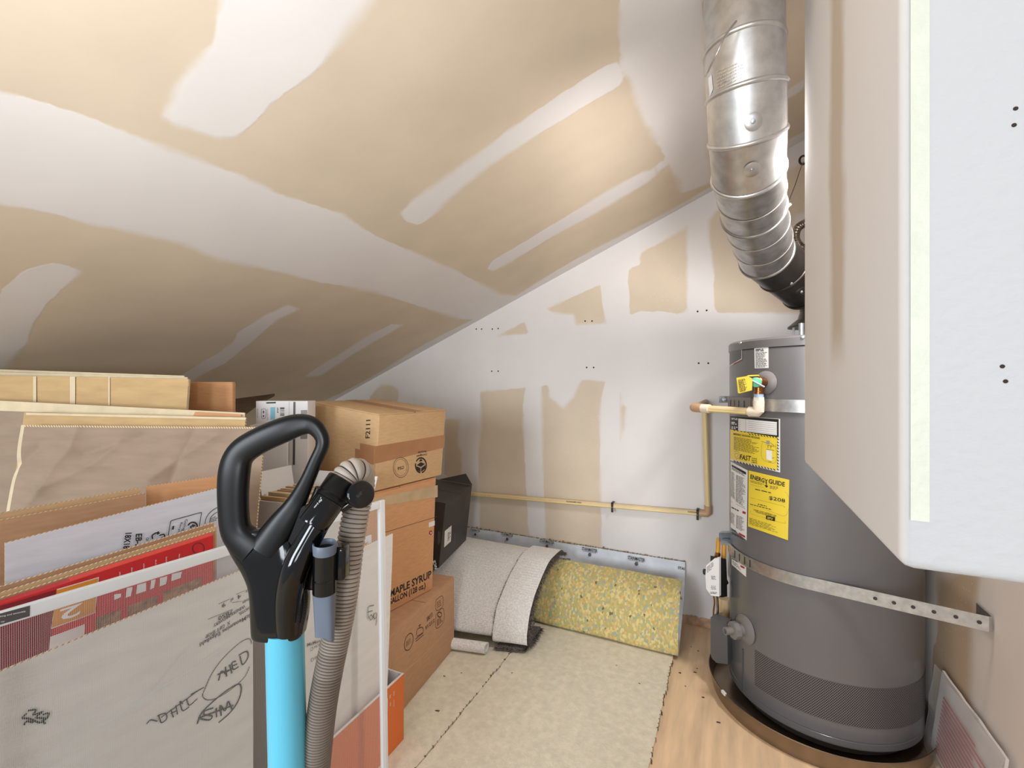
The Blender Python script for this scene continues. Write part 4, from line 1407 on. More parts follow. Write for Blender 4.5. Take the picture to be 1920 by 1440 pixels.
tag(MB().tube(spline([he + Vector((0.012 * math.cos(a), 0, 0.016 * math.sin(a))) for a in [k * math.pi / 5 for k in range(11)]], 3), 0.004, 8).build('eye_hook', M_brass_d),
    'small dark metal eye hook high on the back wall beside the stub wall', 'hook')
fx = spline([P(*q, 1.62) for q in zE((1120, 560), (1020, 570), (965, 590), (915, 625), (895, 690), (915, 750), (965, 800), (1050, 900), (1090, 1000))], 14)
b = MB()
rr = [0.012 if k % 4 < 2 else 0.0145 for k in range(len(fx))]
tag(b.tube(fx, rr, 16).build('flexible_line', M_steel, smooth=60), 'ribbed stainless flexible water line curling behind the flue', 'hose')

# ------------------------------------------------------------------ stack of cartons
def cdir(x, z):
    """camera-plan direction to room direction"""
    v = Vector((C * x - S * z, S * x + C * z, 0))
    return v.normalized()


def carton(name, label, corner, E1, E2, E3, w, d, h, mats, bev=0.004, flaps=True, tape=None, gap=0.004):
    """corner: near right bottom corner; E1 to the left, E2 away, E3 up"""
    base = corner + E1 * w / 2 + E2 * d / 2
    t = thing(name, label, 'box', base)
    MB().box(corner, E1 * w, E2 * d, E3 * (h - (0.004 if flaps else 0)), 0, bev).build('body', mats, t, smooth=40)
    if flaps:
        top = corner + E3 * (h - 0.0042)
        half = d / 2 - gap / 2
        MB().box(top + E2 * 0.001 + E1 * 0.001, E1 * (w - 0.002), E2 * (half - 0.001), E3 * 0.004, 0, 0.0012).build('top_flap', mats, t)
        MB().box(top + E2 * (half + gap) + E1 * 0.001, E1 * (w - 0.002), E2 * (half - 0.001), E3 * 0.004, 0, 0.0012).build('top_flap', mats, t)
    return t


# bottom carton
E2b = cdir(297, 850)
E1b = Vector((-E2b.y, E2b.x, 0))
UP = Vector((0, 0, 1))
Fb = floor_px(852, 1214.6)
Lb = 0.46
nb = Fb - E2b * Lb
cb = carton('cardboard_box', 'brown cardboard box on the carpet at the bottom of the stack', nb, E1b, E2b, UP, 0.36, Lb, 0.288, [M_kraft_d])
fb = plane_hit(nb, Fb, nb + UP, 0.0006)
zF = Z(680, 900, 3.13)
for s, a, c, u_ in (('SBE13', (377, 832), (410, 800), (375, 808)), ('18 X 12 X 12', (370, 880), (422, 834), (368, 858))):
    text(s, fb, zF(a)[0], zF(c)[0], zF(u_)[0], M_brownink, cb)
rg = [(752.5 + 0, 0)]
stroke([zF(*[(271 + 26 * math.cos(a) , 950 - 46 * math.sin(a) - 20 * math.cos(a)) for a in [k * math.pi / 8 for k in range(17)]])], fb, 0.003, M_brownink, cb, 'certificate_stamp')
lines(zF((254, 950), (288, 918), (288, 950), (254, 985)), 6, fb, M_brownink, cb, 0.4, 71, 4, 'stamp_text')
stroke([zF((315, 910), (320, 880), (335, 868), (352, 866), (356, 890), (340, 905), (318, 918)), zF((335, 868), (335, 845)), zF((328, 858), (342, 848)),
        zF((310, 935), (355, 898)), zF((312, 948), (358, 908))], fb, 0.003, M_brownink, cb, 'sailboat_stamp')
stroke([zF((430, 790), (472, 752), (476, 830), (432, 870), (430, 790))], fb, 0.002, M_brownink, cb, 'stamp_frame')
stroke([zF((430, 705), (468, 680), (470, 740), (432, 765), (430, 705))], fb, 0.002, M_brownink, cb, 'stamp_frame')
stroke([zF(*[(452 + 12 * math.cos(a), 790 - 14 * math.sin(a)) for a in [k * math.pi / 6 for k in range(13)]])], fb, 0.004, M_brownink, cb, 'recycle_mark')
lines(zF((436, 820), (470, 795), (470, 830), (436, 860)), 4, fb, M_brownink, cb, 0.5, 72, 3, 'stamp_text')
lines(zF((436, 715), (464, 695), (466, 735), (436, 755)), 4, fb, M_brownink, cb, 0.4, 73, 3, 'stamp_text')
stroke([zF((245, 1125), (400, 985), (540, 830))], fb, 0.0012, M_kraft, cb, 'crease')

# middle carton, leaning a little to the right
E2m = cdir(560, 850)
E1m0 = Vector((-E2m.y, E2m.x, 0))


def tilt(E1, E2, deg):
    r = Matrix.Rotation(math.radians(deg), 3, E2)
    return r @ E1, r @ UP


zt = 0.289
Fm = hit(811, 1104.5, Vector((0, 0, zt)), UP)
E1m, E3m = tilt(E1m0, E2m, -2.6)
if E3m.dot(cdir(1, 0)) < 0:
    E1m, E3m = tilt(E1m0, E2m, 2.6)
Lm = 0.36
nm_ = Fm - E2m * Lm
cm_ = carton('cardboard_box', 'orange-brown maple syrup box in the middle of the stack', nm_, E1m, E2m, E3m, 0.36, Lm, 0.425, [M_kraft_o])
fm = plane_hit(nm_, Fm, nm_ + E3m, 0.0006)
text('MAPLE SYRUP', fm, (731.5, 1120.4), (809, 1083), (731.5, 1106), M_ink, cm_, bold=0.026)
text('GALLON (128 oz.)', fm, (728.6, 1138.5), (798, 1105.5), (728.6, 1124), M_ink, cm_, bold=0.026)
stroke([zF((130, 308), (280, 262), (437, 215))], fm, 0.0014, M_brownink, cm_, 'score_line')
patch(zF((388, 250), (423, 238), (423, 266), (388, 278)), fm, M_sticker, cm_, 1, 1, 'sticker')
lf = patch([(804.5 + 4 * math.cos(0), 997)] * 1 + [(812, 996), (811, 1003), (804, 1004)], fm, M_sticker, cm_, 1, 1, 'maple_sticker')
stroke([ellipse_px(808, 999, 2.4, 3.2, 10)], plane_hit(nm_, Fm, nm_ + E3m, 0.0012), 0.005, M_redprint, lf, 'red_leaf')
patch(zF((60, 110), (440, 30), (440, 100), (60, 160)), fm, M_cleartape, cm_, 1, 1, 'clear_tape')

# top carton, tilted
E1t, E3t = tilt(E1m0, E2m, -5.2)
if E3t.dot(cdir(1, 0)) < 0:
    E1t, E3t = tilt(E1m0, E2m, 5.2)
ntop = P(702, 922, 1.4636)
ct = carton('cardboard_box', 'tan cardboard box marked F2111 on top of the stack', ntop, E1t, E2m, E3t, 0.369, 0.319, 0.252, [M_kraft])
ft = plane_hit(ntop, ntop + E2m, ntop + E3t, 0.0006)
ftape = plane_hit(ntop, ntop + E2m, ntop + E3t, 0.0003)
fl_ = plane_hit(ntop, ntop + E1t, ntop + E3t, 0.0006)
fltape = plane_hit(ntop, ntop + E1t, ntop + E3t, 0.0003)
text('F2111', fl_, (693.3, 821.5), (694.6, 787), (685, 822), M_ink, ct)
z1 = Z(460, 720, 4.364)
patch(z1((1060, 510), (1635, 415), (1625, 522), (1052, 655)), ftape, M_tape, ct, 1, 1, 'packing_tape')
patch(z1((938, 482), (1060, 508), (1052, 560), (938, 538)), fltape, M_tape, ct, 1, 1, 'packing_tape')
patch(z1((897, 528), (1054, 560), (1050, 660), (897, 640)), fltape, M_tape, ct, 1, 1, 'packing_tape')
stroke([[(p[0], p[1]) for p in z1(*ellipse_px(1272, 683, 62, 82, 24))]], ft, 0.0016, M_brownink, ct, 'certificate_ring')
stroke([[(p[0], p[1]) for p in z1(*ellipse_px(1272, 683, 50, 68, 24))]], ft, 0.0010, M_brownink, ct, 'certificate_ring')
text('CTSI-B', ft, z1((1298, 668))[0], z1((1246, 680))[0], z1((1299, 692))[0], M_ink, ct)
stroke([z1(*ellipse_px(1437, 665, 44, 60, 24, -2.6, 1.4)), z1(*ellipse_px(1437, 665, 44, 60, 12, 1.7, 3.4))], ft, 0.0055, M_ink, ct, 'recycle_ring')
patch(z1((1400, 672), (1434, 688), (1434, 718), (1402, 700)), ft, M_ink, ct, 1, 1, 'recycle_box')
patch(z1((1440, 688), (1474, 662), (1474, 692), (1440, 718)), ft, M_ink, ct, 1, 1, 'recycle_box')
patch(z1((1402, 664), (1436, 640), (1470, 654), (1438, 678)), ft, M_ink, ct, 1, 1, 'recycle_box')
patch(z1((1420, 634), (1436, 612), (1452, 628), (1436, 634)), ft, M_ink, ct, 1, 1, 'recycle_arrow')
text('Corrugated', ft, z1((1487, 562))[0], z1((1402, 578))[0], z1((1487, 585))[0], M_ink, ct)
text('Recycles', ft, z1((1480, 538))[0], z1((1412, 548))[0], z1((1480, 560))[0], M_ink, ct)
# worn crushed corner tape at the far top edge
tpv = ntop + E3t * 0.2523
MB().box(tpv + E2m * 0.145, E1t * 0.369, E2m * 0.05, E3t * 0.0006).build('packing_tape', M_tape, ct, smooth=0)
MB().box(tpv + E1t * 0.366 + E2m * 0.01, E1t * 0.0032, E2m * 0.05, E3t * -0.04).build('crushed_corner', M_cleartape, ct, smooth=0)

# black carton lying on the carpet roll behind the stack
E2k = cdir(200, 850)
E1k0 = Vector((-E2k.y, E2k.x, 0))
E1k, E3k = tilt(E1k0, E2k, -6.5)
if E3k.dot(cdir(1, 0)) < 0:
    E1k, E3k = tilt(E1k0, E2k, 6.5)
zk = 2.30
Fk = P(874, 1013, zk)
nk = Fk - E2k * 0.36
ck = carton('black_box', 'long black printed box wedged behind the cardboard stack', nk, E1k, E2k, E3k, 0.20, 0.36, 0.283, [M_blackcard], bev=0.003)
fk = plane_hit(nk, Fk, nk + E3k, 0.0008)
patch(zF((482, 300), (522, 266), (518, 360), (478, 396)), fk, M_sticker, ck, 1, 1, 'shipping_label')
lines(zF((500, 310), (518, 294), (515, 345), (498, 362)), 5, plane_hit(nk, Fk, nk + E3k, 0.0012), M_ink, ck, 0.5, 80, 2)
stroke([zF((540, 388), (541, 345)), zF((540, 335), (541, 312)), zF((444, 380), (446, 300)), zF((452, 372), (454, 305)), zF((602, 300), (600, 286))], fk, 0.0015, M_greyprint, ck, 'fine_print')
text('NCE', fk, zF((440, 522))[0], zF((426, 470))[0], zF((424, 524))[0], M_white_ink, ck)
for k in range(3):
    stroke([zF((608 + 9 * k, 165 - 9 * k), (612 + 9 * k, 92 - 9 * k))], fk, 0.0024, M_greyprint, ck, 'pictogram')
# raised flap at its far end
q0 = Fk + E3k * 0.283
MB().prism([q0, q0 + E1k * 0.18, q0 + E1k * 0.05 + E3k * 0.045 + E2k * 0.03], E2k * 0.004).build('end_flap', M_blackcard, ck, smooth=0)

# ------------------------------------------------------------------ carpet pad and carpet roll by the back wall
M_foam = bpy.data.materials.new('rebond_foam')
M_foam.use_nodes = True
nt = M_foam.node_tree
bs = nt.nodes['Principled BSDF']
bs.inputs['Roughness'].default_value = 0.95
tc = nt.nodes.new('ShaderNodeTexCoord')
mp = nt.nodes.new('ShaderNodeMapping'); mp.inputs['Scale'].default_value = (1, 0.7, 0.7)
nt.links.new(tc.outputs['Object'], mp.inputs[0])
vo_ = nt.nodes.new('ShaderNodeTexVoronoi'); vo_.inputs['Scale'].default_value = 130; vo_.inputs['Randomness'].default_value = 1
nt.links.new(mp.outputs[0], vo_.inputs[0])
sepc = nt.nodes.new('ShaderNodeSeparateColor'); nt.links.new(vo_.outputs['Color'], sepc.inputs[0])
rp = nt.nodes.new('ShaderNodeValToRGB')
rp.color_ramp.interpolation = 'CONSTANT'
cols = [(0, (186, 170, 104)), (0.22, (202, 182, 118)), (0.42, (178, 174, 122)), (0.58, (216, 198, 136)), (0.78, (158, 168, 146)), (0.86, (216, 176, 110)), (0.92, (186, 168, 140)), (0.985, (116, 108, 86))]
while len(rp.color_ramp.elements) < len(cols):
    rp.color_ramp.elements.new(0.5)
for e, (ps, cc) in zip(rp.color_ramp.elements, cols):
    e.position = ps
    e.color = (*[lin(q) for q in cc], 1)
nt.links.new(sepc.outputs[0], rp.inputs[0]); nt.links.new(rp.outputs[0], bs.inputs['Base Color'])
bmp = nt.nodes.new('ShaderNodeBump'); bmp.inputs['Strength'].default_value = 0.5; bmp.inputs['Distance'].default_value = 0.003; bmp.invert = True
nt.links.new(vo_.outputs['Distance'], bmp.inputs['Height']); nt.links.new(bmp.outputs[0], bs.inputs['Normal'])
M_film = mat('grey_film', (222, 226, 231), 0.5, var=0.07, scale=18, bump=0.12, bscale=40)


def profile_sheet(prof, x0, x1, t, nx, mats, shift=None, mi=(0, 1, 2), wob=0.0):
    """extrude a (y,z) centre profile along x as a sheet of thickness t; slots: left-of-path, right-of-path, edges"""
    pr = spline([Vector((0, y, z)) for y, z in prof], 5)
    n = len(pr)
    A, B_ = [], []
    for i in range(nx + 1):
        x = x0 + (x1 - x0) * i / nx
        for j, p in enumerate(pr):
            tg_ = (pr[min(j + 1, n - 1)] - pr[max(j - 1, 0)]).normalized()
            nn = Vector((0, -tg_.z, tg_.y))
            q = Vector((x, p.y, p.z))
            if shift:
                q += shift(x, j / (n - 1))
            w_ = wob * noise.noise(Vector((x * 6, j * 0.3, 2)))
            A.append(q + nn * (t / 2 + w_)); B_.append(q - nn * (t / 2 - w_))
    b = MB()
    N_ = len(A)
    b.v = A + B_
    for i in range(nx):
        for j in range(n - 1):
            a = i * n + j
            b.f.append((a, a + 1, a + n + 1, a + n)); b.mi.append(mi[0])
            b.f.append((N_ + a, N_ + a + n, N_ + a + n + 1, N_ + a + 1)); b.mi.append(mi[1])
    for j in range(n - 1):
        b.f.append((j, N_ + j, N_ + j + 1, j + 1)); b.mi.append(mi[2])
        a = nx * n + j
        b.f.append((a, a + 1, N_ + a + 1, N_ + a)); b.mi.append(mi[2])
    for i in range(nx):
        a = i * n
        b.f.append((a, a + n, N_ + a + n, N_ + a)); b.mi.append(mi[2])
        a = i * n + n - 1
        b.f.append((a, N_ + a, N_ + a + n, a + n)); b.mi.append(mi[2])
    return b, pr


pad = thing('carpet_pad', 'folded yellow speckled carpet padding with grey film standing against the back wall', 'carpet pad', (-0.8, 2.0, 0))
padp = [(2.166, 0.268), (2.158, 0.205), (2.125, 0.142), (2.05, 0.085), (1.96, 0.038), (1.90, 0.012), (1.876, 0.008), (1.866, 0.022), (1.874, 0.07),
        (1.905, 0.14), (1.955, 0.20), (2.03, 0.236)]
b, _ = profile_sheet(padp, -1.58, -0.185, 0.009, 40, None, None, (1, 0, 0), 0.003)
o = b.build('folded_sheet', [M_film, M_foam], pad, smooth=50)
# which side is which: left-of-path side faces the cavity
padf = plane_hit(Vector((0, 2.152, 0.24)), Vector((1, 2.152, 0.24)), Vector((0, 2.143, 0.17)), 0.002)
for px, py, w_, k_ in ((882, 994.5, 18, 0.4), (940, 1003, 22, 1), (1012, 1016, 27, 1), (1091, 1031.5, 29, 1), (1177, 1048.5, 32, 1)):
    sx_ = 0.175
    hh = w_ * 0.21
    text('STAINMASTER', padf, (px, py), (px + w_, py + w_ * sx_), (px, py - hh), M_ink, pad)
    stroke([[(px + 2, py + 1.5), (px + w_ - 2, py + w_ * sx_ + 1)]], padf, 0.001, M_ink, pad, 'rule')
    stroke([ellipse_px(px + w_ / 2, py + w_ * sx_ / 2 + 6, w_ * 0.055, w_ * 0.07, 10)], padf, 0.007, M_charcoal, pad, 'round_mark')
text('STAI', padf, (1271, 1067), (1283, 1069.5), (1271, 1062), M_ink, pad)
padg = plane_hit(Vector((0, 2.12, 0.15)), Vector((1, 2.12, 0.15)), Vector((0, 2.06, 0.095)), 0.006)
text('STAINMASTER', padf, (1045, 1049), (1070, 1052), (1045, 1044.5), M_ink, pad)
lines([(1125, 1060), (1170, 1069), (1170, 1072), (1125, 1063)], 1, padf, M_ink, pad, 0.6, 91, 6)
text('STAI', padg, (1271, 1123), (1279, 1125), (1271, 1117), M_ink, pad)
# torn fuzzy top edge of the pad
b = MB()
for k in range(230):
    x = -1.55 + 1.365 * k / 230
    h_ = rnd.uniform(0.001, 0.006) if rnd.random() < 0.93 else rnd.uniform(0.006, 0.013)
    b.box((x, 2.162, 0.266), (0.005, 0, 0), (rnd.uniform(-0.002, 0.002), 0.008, 0), (rnd.uniform(-0.003, 0.003), 0, h_))
o = b.build('torn_edge', mat('foam_fray', (150, 128, 92), 0.95, var=0.2, scale=90), pad, smooth=0)
o['kind'] = 'stuff'

M_back = bpy.data.materials.new('carpet_backing')
M_back.use_nodes = True
nt = M_back.node_tree
bs = nt.nodes['Principled BSDF']
bs.inputs['Roughness'].default_value = 0.9
bs.inputs['Base Color'].default_value = (lin(214), lin(208), lin(200), 1)
tc = nt.nodes.new('ShaderNodeTexCoord')
wv = nt.nodes.new('ShaderNodeTexWave'); wv.bands_direction = 'Z'; wv.inputs['Scale'].default_value = 55; wv.inputs['Distortion'].default_value = 1.2
wv.inputs['Detail'].default_value = 2
nt.links.new(tc.outputs['Object'], wv.inputs[0])
bmp = nt.nodes.new('ShaderNodeBump'); bmp.inputs['Strength'].default_value = 0.45; bmp.inputs['Distance'].default_value = 0.002
nt.links.new(wv.outputs[0], bmp.inputs['Height']); nt.links.new(bmp.outputs[0], bs.inputs['Normal'])
nz = nt.nodes.new('ShaderNodeTexNoise'); nz.inputs['Scale'].default_value = 160; nz.inputs['Detail'].default_value = 3
nt.links.new(tc.outputs['Object'], nz.inputs[0])
rp = nt.nodes.new('ShaderNodeValToRGB')
rp.color_ramp.elements[0].position = 0.35; rp.color_ramp.elements[0].color = (lin(216), lin(212), lin(208), 1)
rp.color_ramp.elements[1].position = 0.65; rp.color_ramp.elements[1].color = (lin(240), lin(237), lin(233), 1)
nt.links.new(nz.outputs[0], rp.inputs[0]); nt.links.new(rp.outputs[0], bs.inputs['Base Color'])
M_pile = mat('grey_brown_pile', (120, 110, 104), 0.95, var=0.5, scale=260, bump=0.9, bscale=300)


def cshift(x, t):
    return Vector((0, 0.30 * (x + 0.72) * max(0, 1 - t * 1.5), 0))


roll = thing('carpet_roll', 'folded grey carpet offcut lying backing side up in front of the pad', 'carpet', (-1.1, 1.8, 0))
cp = [(1.78, 0.052), (1.70, 0.045), (1.655, 0.05), (1.645, 0.075), (1.665, 0.12), (1.72, 0.18), (1.80, 0.232), (1.88, 0.262), (1.955, 0.268), (2.02, 0.262), (2.06, 0.245)]
b, _ = profile_sheet(cp, -1.62, -0.852, 0.012, 30, None, cshift, (0, 1, 1), 0.004)
b.build('main_fold', [M_back, M_pile], roll, smooth=50)
cp2 = [(y - 0.008 if i < 6 else y, z + (0.012 if i > 3 else -0.014)) for i, (y, z) in enumerate(cp)]
b, pr2 = profile_sheet(cp2, -0.862, -0.722, 0.016, 8, None, cshift, (0, 1, 1), 0.004)
b.build('overlap_strip', [M_back, M_pile], roll, smooth=50)


def fringe(path, dirn, L, n, w, seed):
    r = random.Random(seed)
    b = MB()
    for k in range(n):
        t = r.random() * (len(path) - 1.001)
        i = int(t)
        p = path[i].lerp(path[i + 1], t - i)
        d_ = (Vector(dirn) + Vector((r.uniform(-.6, .6), r.uniform(-.6, .6), r.uniform(-.8, .5)))).normalized() * r.uniform(0.4, 1) * L
        s = Vector((r.uniform(-1, 1), r.uniform(-1, 1), r.uniform(-1, 1))).normalized() * w
        b.add([p - s, p + s, p + d_], [(0, 1, 2)])
    return b


pr_r = [Vector((-0.722, p.y, p.z)) + cshift(-0.722, j / (len(pr2) - 1)) for j, p in enumerate(pr2)]
o = fringe(pr_r, (1, -0.2, -0.3), 0.030, 1500, 0.0018, 5).build('pile_fringe', M_pile, roll, smooth=0); o['kind'] = 'stuff'
pr_l = [Vector((-0.862, p.y, p.z)) + cshift(-0.862, j / (len(pr2) - 1)) for j, p in enumerate(pr2)]
o = fringe(pr_l, (-1, -0.3, 0.2), 0.013, 700, 0.0014, 6).build('pile_fringe', M_pile, roll, smooth=0); o['kind'] = 'stuff'
# small rolled offcut in front, and a scrap with the pile showing
sp = [Vector((0, 0.012 * (1 - t / 26) * math.cos(t) + 0.008 * math.cos(t), 0.012 * (1 - t / 26) * math.sin(t) + 0.008 * math.sin(t))) for t in [k * 0.5 for k in range(26)]]
b, _ = profile_sheet([(1.566 + p.y, 0.023 + p.z) for p in sp][::-1], -1.35, -0.868, 0.004, 12, None, lambda x, t: Vector((0, 0.22 * (x + 0.868), 0)), (0, 0, 0), 0.0)
ro = tag(b.build('carpet_offcut', [M_back], smooth=60), 'thin rolled carpet offcut tucked under the folded carpet', 'carpet')
b = MB().sheet(Vector((-0.84, 1.70, 0.012)), Vector((-0.735, 1.72, 0.012)), Vector((-0.735, 1.635, 0.008)), Vector((-0.85, 1.60, 0.010)), 0.014, 8, 6,
               lambda u, v: 0.006 * noise.noise(Vector((u * 5, v * 5, 1))), (0, 0, 0))
sc_ = tag(b.build('carpet_scrap', M_pile), 'small scrap of grey shaggy carpet under the carpet strip', 'carpet')
o = fringe([Vector((-0.85, 1.60, 0.012)), Vector((-0.735, 1.635, 0.012)), Vector((-0.735, 1.70, 0.012))], (0.4, -1, 0.2), 0.014, 350, 0.0014, 8).build('pile_fringe', M_pile, sc_, smooth=0)
o['kind'] = 'stuff'

# ------------------------------------------------------------------ orange open box with a pale cardboard sheet standing in it
E2o = cdir(387, 850)
E1o = Vector((-E2o.y, E2o.x, 0))
Ko = P(757, 1262, 1.36)
ho = Ko.z
Lo, Wo = 0.34, 0.058
Kb = Vector((Ko.x, Ko.y, 0.0)) - E2o * Lo
ob = thing('orange_box', 'open orange and white printed box on the floor behind the window screen post', 'box', Kb + E1o * Wo / 2 + E2o * Lo / 2)
tk = 0.004
MB().box(Kb, E2o * Lo, E1o * tk, UP * ho).build('front_panel', M_orange, ob, smooth=0)
MB().box(Kb + E1o * (Wo - tk), E2o * Lo, E1o * tk, UP * ho).build('back_panel', M_white_card, ob, smooth=0)
MB().box(Kb + E2o * (Lo - tk) + E1o * tk, E2o * tk, E1o * (Wo - 2 * tk), UP * (ho - 0.001)).build('end_panel', M_white_card, ob, smooth=0)
MB().box(Kb + E1o * tk, E2o * tk, E1o * (Wo - 2 * tk), UP * (ho - 0.001)).build('end_panel', M_white_card, ob, smooth=0)
MB().box(Kb + E1o * tk + E2o * tk, E2o * (Lo - 2 * tk), E1o * (Wo - 2 * tk), UP * tk).build('bottom_panel', M_white_card, ob, smooth=0)
MB().box(Kb - E1o * 0.001 + UP * (ho - 0.0015), E2o * Lo, E1o * 0.006, UP * 0.002).build('white_rim', M_white_card, ob, smooth=0)
fo = plane_hit(Kb, Kb + E2o, Kb + UP, 0.0006)
z8 = Z(640, 1190, 8.47)
patch(z8((700, 1035), (738, 1010), (735, 1225), (698, 1240)), fo, M_sticker, ob, 1, 1, 'white_label')
lines(z8((765, 960), (795, 940), (795, 1000), (765, 1020)), 3, fo, M_white_ink, ob, 0.4, 95, 2)
lines(z8((825, 900), (850, 885), (850, 960), (825, 975)), 4, fo, M_white_ink, ob, 0.4, 96, 2)
lines(z8((828, 1040), (848, 1020), (848, 1130), (828, 1150)), 6, fo, M_white_ink, ob, 0.3, 97, 2)
lines(z8((770, 1080), (792, 1065), (792, 1125), (770, 1140)), 3, fo, M_white_ink, ob, 0.4, 98, 2)

fs = plane_hit(Kb + E1o * 0.022, Kb + E1o * 0.022 + E2o, Kb + E1o * 0.022 + UP)
TRf = fs(735.5, 1000); TLf = fs(482, 1118)
BRf = fs(721.5, 1340)
BRf.z = 0.005
BLf = Vector((TLf.x, TLf.y, 0.005))
# keep its foot inside the orange box
k_ = (BLf - Kb).dot(E2o)
if k_ < 0.01:
    BLf = BLf + E2o * (0.01 - k_)
foo = MB().sheet(TLf, TRf, BRf, BLf, 0.004, 16, 12, lambda u, v: 0.004 * noise.noise(Vector((u * 3, v * 3, 4))), (0, 0, 1)).build('cardboard_sheet', [M_pale, M_edge])
tag(foo, 'pale grey cardboard sheet with handwriting standing in the orange box', 'cardboard')
ff = plane_hit(Kb + E1o * 0.018, Kb + E1o * 0.018 + E2o, Kb + E1o * 0.018 + UP, 0.0018)
z4 = Z(380, 1000, 4.0)
stroke([z4((1245, 640), (1240, 600), (1245, 550), (1285, 540)), z4((1240, 590), (1275, 580)), z4((1262, 610), (1252, 630), (1262, 650), (1275, 630), (1262, 608)),
        z4((1300, 595), (1285, 610), (1288, 640), (1305, 625), (1305, 595), (1305, 660), (1298, 690)), z4((1285, 600), (1280, 625), (1290, 645))], ff, 0.0022, M_ink, foo)
text('McMenamins', ff, z4((785, 850))[0], z4((960, 790))[0], z4((785, 825))[0], M_ink, foo)
text('HOTEL', ff, z4((838, 862))[0], z4((900, 840))[0], z4((838, 843))[0], M_ink, foo)
text('SPA', ff, z4((840, 945))[0], z4((880, 930))[0], z4((840, 925))[0], M_ink, foo)
stroke([z4((810, 860), (825, 855), (824, 875), (809, 880), (810, 860)), z4((815, 940), (830, 935), (829, 955), (814, 960), (815, 940))], ff, 0.001, M_ink, foo, 'tick_box')
stroke([z4((760, 800), (1210, 525), (1310, 462))], ff, 0.0014, M_white_ink, foo, 'crease')

# ------------------------------------------------------------------ window screen
zS = 1.20
Sf = P(722, 937, zS)
dn = 217 / F * zS
y_ = 937 + 0.294 * (722 + 110)
Sn = P(-110, y_, dn * F / (y_ - 720))
Us = (Sf - Sn); Us.z = 0; Us.normalize()
Ls = (Sf - Sn).length
Ns = Vector((Us.y, -Us.x, 0))           # towards +X (viewer side)
lean = (UP - Ns * 0.018).normalized()
TopS = Sf.copy()
Ht = Sf.z / lean.z
footF = Sf - lean * Ht
footN = footF - Us * Ls
scr = thing('window_screen', 'white framed insect screen leaning in front of the cardboard', 'window screen', (footF + footN) / 2)
fw, ft_ = 0.019, 0.010


def bar(a, along, across, L, name):
    MB().box(a, along * L, across * fw, Ns * -ft_, 0, 0.0015).build(name, M_whiteframe, scr)


bar(footF - Us * fw, lean, Us, Ht, 'frame_post')
bar(footN, lean, Us, Ht, 'frame_post')
bar(footN + lean * (Ht - fw) + Us * fw, Us, lean, Ls - 2 * fw, 'frame_rail')
bar(footN + Us * fw, Us, lean, Ls - 2 * fw, 'frame_rail')
MB().box(footF - Us * (fw * 0.62) + Ns * 0.0004, lean * Ht, Us * 0.0022, Ns * 0.0012).build('spline_groove', M_sticker, scr)


def mat_mesh():
    m = bpy.data.materials.new('insect_mesh')
    m.use_nodes = True
    nt = m.node_tree
    N, Lk = nt.nodes.new, nt.links.new
    b = nt.nodes['Principled BSDF']
    b.inputs['Base Color'].default_value = (lin(206), lin(205), lin(204), 1)
    b.inputs['Roughness'].default_value = 0.6
    uv = N('ShaderNodeUVMap')
    sep = N('ShaderNodeSeparateXYZ'); Lk(uv.outputs[0], sep.inputs[0])
    out = []
    for ax_, pitch in ((0, 0.0021), (1, 0.0021)):
        q = N('ShaderNodeMath'); q.operation = 'MULTIPLY'; q.inputs[1].default_value = 1 / pitch
        Lk(sep.outputs[ax_], q.inputs[0])
        fr = N('ShaderNodeMath'); fr.operation = 'FRACT'; Lk(q.outputs[0], fr.inputs[0])
        lt = N('ShaderNodeMath'); lt.operation = 'LESS_THAN'; lt.inputs[1].default_value = 0.17 if ax_ == 0 else 0.09; Lk(fr.outputs[0], lt.inputs[0])
        out.append(lt)
    mx = N('ShaderNodeMath'); mx.operation = 'MAXIMUM'; Lk(out[0].outputs[0], mx.inputs[0]); Lk(out[1].outputs[0], mx.inputs[1])
    tr = N('ShaderNodeBsdfTransparent'); ms = N('ShaderNodeMixShader')
    Lk(mx.outputs[0], ms.inputs[0]); Lk(tr.outputs[0], ms.inputs[1]); Lk(b.outputs[0], ms.inputs[2])
    Lk(ms.outputs[0], nt.nodes['Material Output'].inputs[0])
    return m


a_ = footN + Us * fw + lean * fw - Ns * (ft_ * 0.6)
w_, h_ = Ls - 2 * fw, Ht - 2 * fw
MB().add([a_, a_ + Us * w_, a_ + Us * w_ + lean * h_, a_ + lean * h_], [(0, 1, 2, 3)]).build('insect_mesh', mat_mesh(), scr, smooth=0,
                                                                                          uv=[(0, 0), (w_, 0), (w_, h_), (0, h_)])
fsr = plane_hit(footN, footN + Us, footN + lean, 0.0006)
zG = Z(0, 1140, 6.545)
patch(zG((-20, 75), (368, -30), (365, 100), (-20, 212)), fsr, M_charcoal, scr, 1, 1, 'rail_label')
fsr2 = plane_hit(footN, footN + Us, footN + lean, 0.0012)
text('nothing and assembly', fsr2, zG((-60, 132))[0], zG((318, 52))[0], zG((-60, 108))[0], M_white_ink, scr)
text('Discover our', fsr2, zG((-120, 200))[0], zG((60, 172))[0], zG((-120, 180))[0], M_white_ink, scr)

